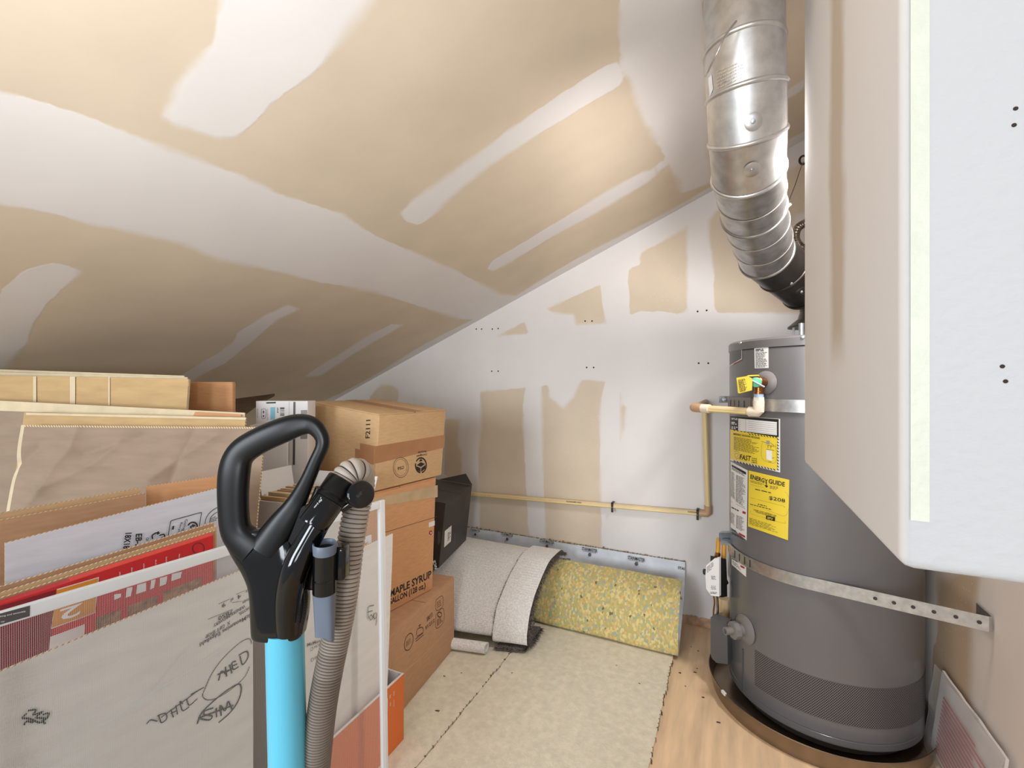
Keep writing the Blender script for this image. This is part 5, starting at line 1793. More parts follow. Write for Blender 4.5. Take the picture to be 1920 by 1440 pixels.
# second, smaller screen frame just behind, seen beside the hose
s2 = P(697, 1003, 1.305)
fr2 = thing('spare_frame', 'short white plastic frame behind the window screen corner beside the hose', 'frame', Vector((s2.x, s2.y, 0)))
hz = s2.z
o2 = Vector((s2.x, s2.y, 0))
MB().box(o2 - E2o * 0.014, UP * hz, E2o * 0.014, E1o * 0.006, 0, 0.001).build('frame_post', M_whiteframe, fr2)
MB().box(o2 - E2o * 0.10, UP * hz, E2o * 0.014, E1o * 0.006, 0, 0.001).build('frame_post', M_whiteframe, fr2)
MB().box(o2 - E2o * 0.086 + UP * (hz - 0.016), UP * 0.016, E2o * 0.072, E1o * 0.006, 0, 0.001).build('frame_rail', M_whiteframe, fr2)

# ------------------------------------------------------------------ leaning cardboard on the left
def crease(amp, seed, sc=2.5):
    def f(u, v):
        q = Vector((u * sc + v * 1.2, v * sc, seed))
        return amp * (noise.noise(q) + 0.5 * abs(noise.noise(q * 2.3)) + 0.2 * noise.noise(q * 6))
    return f


def standing(name, label, A, B_, zb, leanv, t, mats, amp=0.004, seed=1, nx=24, ny=16, cat='cardboard', mi=(0, 0, 1), group=None, fn=None):
    """A, B_: top corners (left, right); zb: height of the foot; leanv: horizontal offset of the foot"""
    h = (A.z + B_.z) / 2 - zb
    DA = Vector((A.x, A.y, zb)) + leanv
    DB = Vector((B_.x, B_.y, zb)) + leanv
    o = MB().sheet(A, B_, DB, DA, t, nx, ny, fn or crease(amp, seed), mi).build(name, mats, smooth=50)
    tag(o, label, cat, group)
    return o, plane_hit(A, B_, DB, t / 2 + amp * 1.1 + 0.0006)


# AHED sheet right behind the mesh
A, B_ = P(-70, 1288, 0.605), P(472, 1060, 0.925)
ah, fa = standing('cardboard_sheet', 'pale cardboard sheet with crossed-out marker writing behind the insect screen', A, B_, 0.004, Ns * 0.006, 0.005, [M_pale, M_edge], 0.0016, 11)
z2 = Z(0, 1000, 4.0)
stroke([z2((1640, 1105), (1660, 1035), (1700, 1060)), z2((1630, 1060), (1720, 1025)), z2((1690, 1000), (1700, 1075)), z2((1720, 985), (1740, 1050)),
        z2((1690, 1045), (1740, 1015)), z2((1770, 960), (1740, 970), (1750, 1020), (1790, 1000)), z2((1745, 995), (1780, 980)),
        z2((1800, 920), (1820, 985), (1860, 930), (1850, 885), (1790, 915))], fa, 0.0026, M_ink, ah)
stroke([z2((1888, 830), (1870, 790), (1800, 820), (1680, 930), (1590, 1050), (1540, 1160), (1520, 1220), (1560, 1250), (1640, 1230), (1760, 1150), (1840, 1070), (1870, 1000))],
       fa, 0.0014, M_ink, ah)
stroke([z2((1480, 1430), (1510, 1350), (1600, 1260), (1700, 1180), (1790, 1130), (1810, 1170), (1790, 1250), (1730, 1340), (1640, 1420)),
        z2((1600, 1310), (1540, 1330), (1530, 1360), (1590, 1370), (1570, 1400), (1500, 1390)), z2((1620, 1310), (1625, 1380)),
        z2((1660, 1370), (1650, 1290), (1690, 1330), (1710, 1260), (1740, 1320)), z2((1490, 1385), (1750, 1290))], fa, 0.0028, M_ink, ah)
stroke([z2((1100, 1430), (1130, 1400), (1180, 1410)), z2((1190, 1360), (1210, 1420), (1250, 1390), (1240, 1350), (1180, 1370)), z2((1280, 1320), (1300, 1380)),
        z2((1320, 1290), (1330, 1360)), z2((1280, 1350), (1330, 1330)), z2((1370, 1280), (1350, 1260), (1370, 1330), (1420, 1300)),
        z2((1400, 1240), (1420, 1290), (1480, 1240)), z2((1210, 1380), (1500, 1170)), z2((1430, 1210), (1530, 1155))], fa, 0.0020, M_ink, ah)
stroke([z2((210, 1330), (270, 1325), (250, 1360), (320, 1340), (270, 1380), (340, 1390), (300, 1420), (220, 1390), (170, 1385), (200, 1350)),
        z2((180, 1440), (200, 1410), (250, 1420)), z2((320, 1360), (365, 1350), (350, 1390), (320, 1400), (340, 1430))], fa, 0.0024, M_ink, ah)
text('McMenamins Edgefield', fa, z2((1895, 580))[0], z2((1495, 815))[0], z2((1900, 618))[0], M_ink, ah)
for s, a, c, u_ in (('HOTEL', (1868, 548), (1790, 598), (1870, 570)), ('WINERY/BREWERY', (1838, 532), (1600, 682), (1840, 556)),
                    ('X  GIFT SHOP', (1725, 655), (1540, 765), (1728, 680)), ('OTHER', (1885, 472), (1815, 512), (1887, 490)),
                    ('BOX', (1890, 405), (1840, 428), (1891, 424)), ('7850', (1745, 570), (1635, 625), (1748, 600)),
                    ('9', (1690, 515), (1662, 528), (1692, 548)), ('4', (1808, 455), (1780, 465), (1810, 485)), ('of', (1750, 478), (1728, 490), (1752, 505))):
    text(s, fa, z2(a)[0], z2(c)[0], z2(u_)[0], M_ink, ah)
stroke([z2((1560, 645), (1745, 570)), z2((1640, 530), (1720, 495)), z2((1740, 520), (1810, 510)), z2((1770, 458), (1832, 432))], fa, 0.0008, M_ink, ah, 'form_line')
stroke([z2((770, 1440), (1100, 1220), (1500, 980), (1880, 700))], fa, 0.003, M_white_ink, ah, 'crease')
stroke([z2((1120, 1200), (1280, 1000), (1420, 840))], fa, 0.0012, M_white_ink, ah, 'crease')

# thin red carton
rA, rB = P(-75, 1158, 0.655), P(400, 1004, 0.905)
rd_ = thing('red_carton', 'thin bright red food carton standing on edge behind the white screen rail', 'box', Vector(((rA.x + rB.x) / 2, (rA.y + rB.y) / 2, 0)))
Ur = (rB - rA); Ur.z = 0; Ur.normalize()
Nr = Vector((Ur.y, -Ur.x, 0))
Lr = (rB - rA).length
hr = rB.z
hr0 = rA.z
a0_ = Vector((rA.x, rA.y, 0.0))
MB().prism([a0_, a0_ + Vector((0, 0, hr0)), Vector((rB.x, rB.y, hr)), Vector((rB.x, rB.y, 0.0))], Nr * -0.020).build('body', M_red, rd_, smooth=0)
tpq = [Vector((rA.x, rA.y, hr0)), Vector((rB.x, rB.y, hr))]
pA = tpq[0].lerp(tpq[1], 0.36)
MB().prism([pA + Nr * 0.0006, tpq[1] + Nr * 0.0006, tpq[1] - Nr * 0.0206, pA - Nr * 0.0206], (0, 0, 0.0012)).build('top_panel', M_redtop, rd_, smooth=0)
M_darkred = mat('dark_red_print', (128, 26, 34), 0.5, var=0.05)
fr_ = plane_hit(tpq[0], tpq[1], a0_, 0.0006)
fr2_ = plane_hit(tpq[0], tpq[1], a0_, 0.0012)
zR = Z(60, 990, 5.333)
patch([(-80, 1160), (104, 1106), (90, 1230), (-80, 1300)], fr_, M_darkred, rd_, 2, 2, 'dark_panel')
lb = patch(zR((250, 612), (670, 490), (632, 850), (190, 1010)), fr_, M_white_ink, rd_, 2, 2, 'ochre_label_border')
patch(zR((246, 622), (662, 500), (625, 846), (196, 1000)), fr2_, M_ochre, lb, 2, 2, 'ochre_label')
fr3_ = plane_hit(tpq[0], tpq[1], a0_, 0.0018)
text('2', fr3_, zR((505, 745))[0], zR((285, 815))[0], zR((480, 870))[0], M_white_ink, rd_)
for q in (((820, 665), (890, 655), (888, 690), (822, 722)), ((950, 600), (1005, 590), (990, 680), (935, 698)), ((1050, 570), (1140, 545), (1140, 630), (1042, 662)),
          ((1190, 525), (1235, 512), (1222, 595), (1182, 615)), ((1280, 500), (1355, 480), (1340, 560), (1275, 585)), ((1400, 460), (1500, 435), (1485, 500), (1392, 532))):
    patch(zR(*q), fr2_, M_white_ink, rd_, 1, 1, 'lettering')
for k, q in enumerate((((640, 900), (890, 810), (880, 950), (630, 1040)), ((960, 780), (1260, 670), (1255, 790), (950, 920)), ((1310, 640), (1700, 490), (1690, 610), (1310, 750)))):
    pp = patch(zR(*q), fr_, M_tanphoto, rd_, 2, 2, 'food_picture')
patch(zR((180, 1090), (530, 960), (520, 1090), (170, 1220)), fr_, M_pale, rd_, 2, 2, 'pale_panel')
for k, (x, y) in enumerate(((880, 465), (1000, 420), (1120, 380), (1240, 345), (1345, 315), (1475, 285))):
    lines(zR((x - 8, y - 25), (x + 8, y - 30), (x + 8, y + 25), (x - 8, y + 30)), 6, fr2_, M_white_ink, rd_, 0.4, 100 + k, 1)
stroke([zR(*ellipse_px(1665, 205, 58, 55, 18))], fr2_, 0.001, M_ink, rd_, 'round_mark')

# brown corrugated sheets with their cut edges up
sheetsU = []
for k, (Ap, Bp, lab, m_) in enumerate((
        (((-80, 1146), 0.672), ((402, 994), 0.935), 'brown corrugated sheet edge just behind the red carton', M_kraft_d),
        (((-80, 1136), 0.682), ((405, 986), 0.950), 'second corrugated sheet behind the red carton', M_kraft),
        (((-80, 1124), 0.692), ((400, 980), 0.963), 'third corrugated sheet, directly before the printed white cardboard', M_kraft_d))):
    A, B_ = P(*Ap[0], Ap[1]), P(*Bp[0], Bp[1])
    standing('corrugated_sheet', lab, A, B_, 0.004, Ns * 0.0, 0.006, [m_, M_edge], 0.0015, 20 + k, 20, 4)
# printed white-lined sheet
A, B_ = P(9, 1018, 0.748), P(445, 905, 1.035)
pw, fp = standing('printed_sheet', 'white-lined cardboard sheet printed with box makers marks on the left', A, B_, 0.004, Ns * 0.0, 0.006, [M_printw, M_edge], 0.002, 31)
z3 = Z(200, 900, 8.0)
text('18X18', fp, z3((278, 795))[0], z3((242, 1035))[0], z3((378, 790))[0], M_ink, pw, bold=0.026)
text('EB-3', fp, z3((435, 810))[0], z3((425, 1010))[0], z3((535, 803))[0], M_ink, pw, bold=0.026)
text('Corrug', fp, z3((1165, 592))[0], z3((1118, 765))[0], z3((1220, 588))[0], M_ink, pw)
text('Recycl', fp, z3((1098, 640))[0], z3((1052, 800))[0], z3((1140, 636))[0], M_ink, pw)
text('GF', fp, z3((592, 865))[0], z3((585, 918))[0], z3((632, 862))[0], M_ink, pw)
lines(z3((1000, 625), (1045, 620), (1010, 800), (965, 815)), 1, fp, M_ink, pw, 0.3, 120, 1)
stroke([z3((925, 832), (945, 700), (965, 620), (1000, 600), (1200, 545), (1400, 490), (1420, 502), (1405, 600), (1390, 692))], fp, 0.0014, M_ink, pw, 'stamp_frame')
stroke([z3(*ellipse_px(1292, 692, 66, 58, 18, -3.0, 2.2))], fp, 0.0028, M_ink, pw, 'recycle_ring')
stroke([z3((1255, 700), (1300, 680), (1325, 690)), z3((1290, 665), (1300, 705)), z3((1255, 700), (1270, 725))], fp, 0.0022, M_ink, pw, 'recycle_mark')
stroke([z3((690, 885), (685, 830), (745, 792), (795, 800)), z3((775, 770), (765, 820)), z3((790, 832), (855, 815), (868, 850), (820, 868))], fp, 0.0024, M_ink, pw, 'recycle_arrow')
stroke([z3((1475, 660), (1490, 580), (1540, 500), (1610, 440), (1690, 400)), z3((1545, 640), (1560, 570), (1610, 510), (1680, 470))], fp, 0.0014, M_ink, pw, 'certificate_ring')
lines(z3((1560, 570), (1680, 520), (1680, 600), (1560, 640)), 3, fp, M_ink, pw, 0.4, 121, 6, 'stamp_text')
# taller brown sheets behind it
A, B_ = P(-90, 992, 0.738), P(272, 924, 0.930)
standing('corrugated_sheet', 'brown sheet edge slanting behind the printed white cardboard at far left', A, B_, 0.004, Ns * 0.0, 0.007, [M_kraft_d, M_edge], 0.001, 41, 16, 4)
A, B_ = P(-90, 978, 0.755), P(262, 915, 0.945)
standing('corrugated_sheet', 'frayed corrugated sheet edge below the large creased cardboard panel', A, B_, 0.004, Ns * 0.0, 0.006, [M_kraft, M_edge], 0.001, 42, 16, 4)
A, B_ = P(274, 912, 0.955), P(450, 886, 1.062)
standing('corrugated_sheet', 'orange-brown cardboard piece rising above the printed white cardboard', A, B_, 0.004, Ns * 0.0, 0.005, [M_kraft_o, M_edge], 0.001, 43, 10, 4)

# support carton hidden low behind, then the big flattened cartons standing on it
X_ = cdir(1, 0)          # image-right direction
Zd = cdir(0, 1)          # away from the eye
base0 = room(-0.725, 1.06, 0); base0.z = 0
hb = 0.60
supp = carton('cardboard_box', 'large plain box at the back left under the flattened cartons', base0, -X_, Zd, UP, 0.92, 0.32, hb, [M_kraft_d])


def flat(name, label, lp, rp_, lz, rz, lean_deg, t, mats, amp, seed, cat='cardboard', mi=(0, 0, 1), nx=30, ny=14, zb=None, fn=None):
    A, B_ = P(*lp, lz), P(*rp_, rz)
    zf = (hb + 0.0015) if zb is None else zb
    off = -Zd * (((A.z + B_.z) / 2 - zf) * math.tan(math.radians(lean_deg)))
    o, f = standing(name, label, A, B_, zf, off, t, mats, amp, seed, nx, ny, cat, mi, None, fn)
    return o, f


CREASE = [[(600, 480), (560, 640), (480, 760), (430, 920), (300, 1080)], [(1060, 550), (900, 600), (760, 640), (640, 680)], [(900, 600), (760, 740), (560, 850), (400, 930)],
          [(1445, 480), (1400, 620), (1340, 780), (1300, 900)], [(1650, 525), (1520, 610), (1380, 700), (1180, 860)], [(300, 640), (160, 780), (80, 840)]]
CREASE = [[(((x / 4) - 42) / 456, ((680 + y / 4) - 797) / 270) for x, y in c] for c in CREASE]


def bigfn(u, v):
    d = 0.006 * noise.noise(Vector((u * 2.2, v * 1.6, 51)))
    for ci, c in enumerate(CREASE):
        m_ = 9
        for (ax_, ay), (bx, by) in zip(c, c[1:]):
            ex, ey = bx - ax_, by - ay
            t = min(1, max(0, ((u - ax_) * ex + (v - ay) * ey) / (ex * ex + ey * ey)))
            m_ = min(m_, math.hypot((u - ax_ - t * ex) * 0.61, (v - ay - t * ey) * 0.36))
        d += (0.011 if ci % 2 == 0 else -0.011) * math.exp(-(m_ / 0.019) ** 1.1)
    return d


bigp, fbig = flat('flattened_carton', 'large creased grey-brown cardboard panel across the left of the pile', (42, 797), (498, 801), 1.14, 1.17, 9, 0.006, [M_kraft_g, M_edge], 0.011, 51, nx=150, ny=80, fn=bigfn)
tanp, ftan = flat('flattened_carton', 'tan cardboard panel directly behind the large creased panel', (48, 773), (462, 783), 1.175, 1.20, 8, 0.007, [M_kraft_y, M_edge], 0.002, 52)
thirdp, fthird = flat('flattened_carton', 'flattened carton with pale folded top edge, third from the front', (-70, 747), (460, 774), 1.205, 1.235, 7, 0.008, [M_kraft_g, M_edge], 0.002, 53, mi=(0, 0, 0))
M_palekraft = mat('pale_kraft', (226, 208, 172), 0.85, var=0.05, scale=30)
patch([(-70, 748), (459, 774), (459, 786), (-70, 768)], fthird, M_palekraft, thirdp, 12, 1, 'folded_rim')
patch([(49, 774), (461, 783), (461, 787), (49, 778)], ftan, M_palekraft, tanp, 8, 1, 'folded_rim')
patch([(366, 772), (452, 777), (452, 781), (362, 780)], plane_hit(P(-70, 747, 1.200), P(460, 774, 1.230), P(-70, 800, 1.195), 0.008), M_kraft_o, thirdp, 2, 1, 'torn_patch')
bigp.data.materials.append(M_palekraft)
for j in range(80):
    for i in range(150):
        if i < 2:
            bigp.data.polygons[j * 150 + i].material_index = 2
        elif j < 1:
            bigp.data.polygons[j * 150 + i].material_index = 1
tallb, ftall = flat('flattened_carton', 'tallest flattened carton with tape bands close under the sloped ceiling', (-75, 703), (355, 711), 1.245, 1.30, 5, 0.010, [M_kraft_y, M_palekraft], 0.0015, 54)
for x0, x1 in ((62, 68), (131, 141), (203, 206)):
    patch([(x0, 706), (x1, 706), (x1, 760), (x0, 760)], ftall, M_palekraft, tallb, 1, 1, 'tape_band')
patch([(-60, 704), (354, 711), (354, 724), (-60, 722)], plane_hit(P(-75, 703, 1.245), P(355, 711, 1.30), P(-75, 760, 1.24), 0.004), M_ochre if False else M_kraft_y, tallb, 4, 1, 'top_fold')
for k, (dy, dz, t_) in enumerate(((-7, 0.028, 0.004), (-13, 0.05, 0.004))):
    A, B_ = P(-75, 703 + dy, 1.245 + dz), P(352 - 6 * k, 711 + dy * 0.5, 1.30 + dz)
    o, _f = standing('flattened_carton', ('pale flattened carton edge just behind the tallest taped carton', 'rearmost pale carton edge against the ceiling shadow')[k],
                     A, B_, hb + 0.0015, -Zd * 0.02, t_, [M_palekraft, M_palekraft], 0.001, 60 + k, 24, 3)
# brown carton behind, its corner showing
bc = P(436, 716, 1.40)
carton('cardboard_box', 'plain brown box corner peeking out behind the tall taped carton', Vector((bc.x, bc.y, 0.0)), -X_, Zd, UP, 0.24, 0.018, bc.z, [M_kraft_o], flaps=False)

# white open carton with flattened boxes standing inside, seen through the vacuum handle
E1w = cdir(-2633, 850)
E2w = Vector((E1w.y, -E1w.x, 0))
if E2w.dot(Zd) < 0:
    E2w = -E2w
Kw = P(568, 947, 1.195)
hw_ = Kw.z
Kw0 = Vector((Kw.x, Kw.y, 0.0))
Ww, Dw = 0.17, 0.165
wc = thing('white_carton', 'open white carton filled with flattened cardboard behind the vacuum handle', 'box', Kw0 + E1w * Ww / 2 + E2w * Dw / 2)
tk = 0.004
MB().box(Kw0, E1w * Ww, E2w * tk, UP * hw_).build('front_panel', M_white_card, wc, smooth=0)
MB().box(Kw0 + E2w * (Dw - tk), E1w * Ww, E2w * tk, UP * hw_).build('back_panel', M_white_card, wc, smooth=0)
MB().box(Kw0 + E2w * tk, E1w * tk, E2w * (Dw - 2 * tk), UP * hw_).build('side_panel', M_white_card, wc, smooth=0)
MB().box(Kw0 + E2w * tk + E1w * (Ww - tk), E1w * tk, E2w * (Dw - 2 * tk), UP * hw_).build('side_panel', M_white_card, wc, smooth=0)
MB().box(Kw0 + E2w * tk + E1w * tk, E1w * (Ww - 2 * tk), E2w * (Dw - 2 * tk), UP * tk).build('bottom_panel', M_white_card, wc, smooth=0)
bk = Kw0 + E2w * (Dw - tk) + UP * hw_
MB().box(bk, E1w * Ww, (E2w * 0.02 + UP * 0.052), E2w * 0.003).build('back_flap', M_white_card, wc, smooth=0)
MB().box(bk - E1w * 0.10 + E2w * 0.006, E1w * 0.19, (E2w * 0.02 + UP * 0.045), E2w * 0.003).build('back_flap', M_pale, wc, smooth=0)
sd_ = Kw0 + E1w * (Ww - 0.0) + UP * hw_ + E2w * 0.03
MB().box(sd_, E2w * 0.12, (E1w * 0.012 + UP * 0.07), E1w * 0.003).build('side_flap', M_white_card, wc, smooth=0)
for k in range(9):
    dd_ = 0.010 + k * 0.0145
    z_ = hw_ + 0.006 + 0.010 * (k / 9) + rnd.uniform(-0.004, 0.006)
    o = MB().box(Kw0 + E2w * dd_ + E1w * (tk + 0.002 + rnd.uniform(0, 0.008)) + UP * (tk + 0.001), E1w * (Ww - 0.026), E2w * 0.0075, UP * (z_ - tk)).build(
        'flattened_box', [M_kraft, M_kraft_d, M_palekraft][k % 3], None, smooth=0)
    tag(o, 'flattened brown box standing on edge in the open white carton', 'cardboard', 'flattened boxes in the white carton')

# tall narrow white appliance box on the bottom carton, beside the stack
Ka = P(577, 752, 1.475)
Wa, Da = 0.172, 0.055
za = 0.2895
Ka0 = Vector((Ka.x, Ka.y, za))
E1a, E2a = cdir(-1, 0.03), cdir(0.03, 1)
ap = thing('appliance_box', 'tall narrow white appliance box with barcode left of the F2111 box', 'box', Ka0 + E1a * Wa / 2 + E2a * Da / 2)
MB().box(Ka0, E1a * Wa, E2a * Da, UP * (Ka.z - za), 0, 0.0015).build('body', M_white_card, ap)
fap = plane_hit(Ka0, Ka0 + E1a, Ka0 + UP, 0.0006)
zP = Z(440, 720, 10.283)
patch(zP((1132, 345), (1172, 345), (1162, 1560), (1118, 1560)), fap, M_charcoal, ap, 1, 1, 'grey_band')
patch(zP((690, 450), (780, 445), (775, 680), (690, 690)), fap, M_lightblue, ap, 1, 1, 'blue_panel')
patch(zP((1275, 505), (1400, 500), (1400, 580), (1278, 582)), fap, M_greyprint, ap, 1, 1, 'grey_panel')
patch(zP((1270, 985), (1400, 950), (1400, 1055), (1265, 1060)), fap, M_greyprint, ap, 1, 1, 'grey_panel')
for y0, y1 in ((450, 490), (505, 512), (520, 528), (545, 552), (568, 590), (600, 615)):
    patch(zP((875, y0), (958, y0), (958, y1), (875, y1)), fap, M_charcoal, ap, 1, 1, 'barcode_bar')
stroke([zP((515, 490), (598, 490), (590, 650), (520, 650), (515, 490))], fap, 0.0012, M_charcoal, ap, 'pictogram')
stroke([zP((540, 540), (575, 540)), zP((555, 510), (555, 570)), zP((545, 610), (565, 610), (555, 630), (545, 610))], fap, 0.0022, M_ink, ap, 'pictogram')
lines(zP((430, 470), (455, 470), (455, 650), (430, 650)), 8, fap, M_greyprint, ap, 0.5, 130, 1)
lines(zP((622, 480), (650, 480), (650, 690), (622, 700)), 12, fap, M_greyprint, ap, 0.4, 131, 1)
lines(zP((815, 450), (845, 450), (845, 560), (815, 560)), 4, fap, M_charcoal, ap, 0.6, 132, 1)
patch(zP((880, 1230), (915, 1210), (925, 1560), (905, 1560)), fap, M_charcoal, ap, 1, 1, 'product_picture')
patch(zP((915, 1215), (1030, 1180), (1030, 1560), (925, 1560)), fap, mat('silver_print', (196, 200, 212), 0.5), ap, 1, 1, 'product_picture')
stroke([zP((1050, 345), (1048, 700)), zP((1048, 1150), (1045, 1500))], fap, 0.0008, M_greyprint, ap, 'panel_line')
patch(zP((605, 352), (795, 345), (790, 372), (612, 378)), fap, M_ink, ap, 1, 1, 'hang_slot')

# pale board with a printed letter, standing left of the appliance box
A, B_ = P(466, 835, 1.41), P(538, 820, 1.43)
pbd, fpb = standing('pale_board', 'pale board with a large printed letter t behind the vacuum handle', A, B_, 0.2895, Zd * -0.008, 0.005, [M_pale, M_white_card], 0.001, 71, 6, 6)
zH = Z(380, 760, 7.385)
text('t', fpb, zH((795, 790))[0], zH((865, 785))[0], zH((790, 640))[0], M_charcoal, pbd)
A, B_ = P(470, 797, 1.40), P(540, 780, 1.42)
wb, _f = standing('white_board', 'white cardboard flap edge between the creased panel and the appliance box', A, B_, 0.2895, Zd * -0.01, 0.012, [M_white_card, M_white_card], 0.001, 72, 6, 4)

# shadowed brown panels lying under the eaves
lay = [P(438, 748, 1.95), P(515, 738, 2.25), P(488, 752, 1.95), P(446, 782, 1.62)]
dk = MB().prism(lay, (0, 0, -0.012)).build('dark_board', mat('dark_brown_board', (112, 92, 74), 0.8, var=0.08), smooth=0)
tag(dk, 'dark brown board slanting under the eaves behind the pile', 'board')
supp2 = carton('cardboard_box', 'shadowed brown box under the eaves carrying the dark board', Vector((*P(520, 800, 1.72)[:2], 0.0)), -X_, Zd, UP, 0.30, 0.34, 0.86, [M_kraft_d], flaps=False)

# ------------------------------------------------------------------ stick vacuum in the foreground
ZV = 0.45
V = lambda px, py, dz=0.0: P(px, py, ZV + dz)
U = ZV / F                                   # metres per pixel at the vacuum
vac = thing('stick_vacuum', 'black and sky blue upright vacuum with loop handle and ribbed hose', 'vacuum', Vector((*V(536, 1200)[:2], -0.002)))
view = Zd

# loop handle: swept oval along the traced centre line
cl = [(478, 1030, 34), (446, 1000, 28), (438, 955, 27), (439, 890, 28), (450, 853, 26), (481, 829, 25), (532, 806, 24), (567, 796, 20), (591, 802, 15.5), (605.5, 829, 12), (591, 867, 12),
      (572, 910, 14), (552, 948, 19), (528, 985, 27), (500, 1030, 34)]
pts = spline([Vector((x, y, r)) for x, y, r in cl], 6)
rings = []
for i, p in enumerate(pts):
    a, c = pts[max(i - 1, 0)], pts[min(i + 1, len(pts) - 1)]
    t = Vector((c.x - a.x, c.y - a.y)).normalized()
    nn = Vector((-t.y, t.x))
    ring = []
    for k in range(28):
        th = 2 * math.pi * k / 28
        cs, sn = math.cos(th), math.sin(th)
        e = 0.8
        cs = math.copysign(abs(cs) ** e, cs); sn = math.copysign(abs(sn) ** e, sn)
        q = V(p.x + nn.x * p.z * cs, p.y + nn.y * p.z * cs)
        ring.append(q + view * (sn * max(p.z * 0.62, 11) * U))
    rings.append(ring)
MB().ring_strip(rings, 0, True, True, True).build('loop_handle', M_black, vac, smooth=60)
# yoke
sl = [(992, 428, 520, 10), (1000, 421, 536, 13), (1020, 426, 552, 16), (1045, 440, 560, 19), (1070, 456, 566, 21), (1095, 468, 574, 24), (1120, 473, 578, 27), (1150, 475, 576, 29), (1178, 477, 571, 30),
      (1188, 479, 569, 29), (1191, 484, 564, 26)]
sl = [tuple(v) for v in spline([Vector((a, b_, c)) for a, b_, c, d in sl], 3)]
dsp = [v.x for v in spline([Vector((d, 0, 0)) for d in (10, 13, 16, 19, 21, 24, 27, 29, 30, 29, 26)], 3)]
rings = []
for (y, xl, xr), dp_ in zip(sl, dsp):
    ring = []
    for k in range(36):
        th = 2 * math.pi * k / 36
        cs, sn = math.cos(th), math.sin(th)
        e = 0.62
        cs = math.copysign(abs(cs) ** e, cs); sn = math.copysign(abs(sn) ** e, sn)
        ring.append(V((xl + xr) / 2 + (xr - xl) / 2 * cs, y) + view * (sn * dp_ * U))
    rings.append(ring)
MB().ring_strip(rings, 0, True, True, True).build('yoke', M_blackgloss, vac, smooth=60)
# glossy hose neck running down the front of the yoke
nk_ = spline([V(602, 972, -0.006), V(573, 1024, -0.010), V(555, 1062, -0.013), V(543, 1110, -0.012), V(540, 1150, -0.010), V(540, 1186, -0.008)], 6)
MB().tube(nk_, [r * U for r in [v.x for v in spline([Vector((q, 0, 0)) for q in (21, 23, 24, 23, 22, 20)], 6)]], 24).build('hose_neck', M_blackgloss, vac, smooth=60)
wbp = [V(x, y, -0.004) for x, y in ((548, 965), (570, 948), (592, 962), (604, 990), (590, 1020), (566, 1050), (530, 1050), (520, 1010))]
MB().prism(wbp, view * 0.016).build('web', M_black, vac, smooth=0)
# side seam web between handle and neck
MB().tube(spline([V(600, 915, 0.004), V(585, 950, 0.004), V(566, 985, 0.004)], 5), [9 * U] * 11, 12).build('handle_brace', M_black, vac)
# cuff
ca, cb_ = V(584, 986, -0.012), V(644, 902, 0.010)
ad = (cb_ - ca).normalized()
Lc = (cb_ - ca).length
cu = MB().lathe(ca, ad, [(0, 20 * U), (0.0005, 27 * U), (0.003, 28.5 * U), (Lc * 0.55, 28.5 * U), (Lc * 0.56, 27 * U)], 40).build('cuff', M_blackgloss, vac, smooth=40)
MB().lathe(ca + ad * Lc * 0.56, ad, [(0, 29 * U), (Lc * 0.08, 29.5 * U), (Lc * 0.10, 28.6 * U), (Lc * 0.115, 30 * U), (Lc * 0.42, 31 * U), (Lc * 0.45, 29.5 * U), (Lc * 0.45, 24 * U)], 40).build(
    'cuff_collar', M_black, vac, smooth=40)


def cuff_hit(px, py):
    r = 28.5 * U + 0.0004
    d = ray(px, py)
    o = CAM - ca
    dp_ = d - ad * d.dot(ad); op = o - ad * o.dot(ad)
    A = dp_.dot(dp_); B = 2 * dp_.dot(op); Cc = op.dot(op) - r * r
    return CAM + d * ((-B - math.sqrt(max(B * B - 4 * A * Cc, 0))) / (2 * A))


zQ = Z(460, 860, 8.0)
text('cord clip', cuff_hit, zQ((1045, 748))[0], zQ((1160, 622))[0], zQ((1018, 722))[0], M_white_ink, cu)
text('A', cuff_hit, zQ((1120, 605))[0], zQ((1143, 590))[0], zQ((1120, 585))[0], M_white_ink, cu, name='arrow')
# ribbed hose
hp = spline([cb_ - ad * 0.002, V(654, 889, 0.014), V(668, 884, 0.020), V(676, 893, 0.030), V(677, 916, 0.036), V(671, 945, 0.036), V(663, 985, 0.032), V(656, 1030, 0.028), V(650, 1080, 0.024), V(641, 1140, 0.020),
             V(630, 1195, 0.016), V(618, 1250, 0.012), V(607, 1310, 0.010), V(599, 1370, 0.010), V(592, 1440, 0.012), V(582, 1540, 0.02), V(570, 1680, 0.03)], 30)
cum = [0.0]
for i in range(1, len(hp)):
    cum.append(cum[-1] + (hp[i] - hp[i - 1]).length)


def at_len(s):
    lo, hi = 0, len(cum) - 1
    while hi - lo > 1:
        m_ = (lo + hi) // 2
        if cum[m_] <= s:
            lo = m_
        else:
            hi = m_
    f = (s - cum[lo]) / max(cum[hi] - cum[lo], 1e-9)
    return hp[lo].lerp(hp[hi], f)


s, path, rads, slots = 0.0, [], [], []
while s < cum[-1] - 0.006:
    per = 0.0046 if s < 0.12 else 0.0046 - 0.0018 * min((s - 0.12) / 0.08, 1)
    r0 = 26.5 * U
    for f_, rr in ((0.0, 0.90), (0.16, 0.90), (0.26, 0.98), (0.55, 1.02), (0.88, 0.98)):
        path.append(at_len(s + per * f_)); rads.append(r0 * rr)
    s += per
b = MB()
n = len(path)
b.tube(path, rads, 22, True, 0)
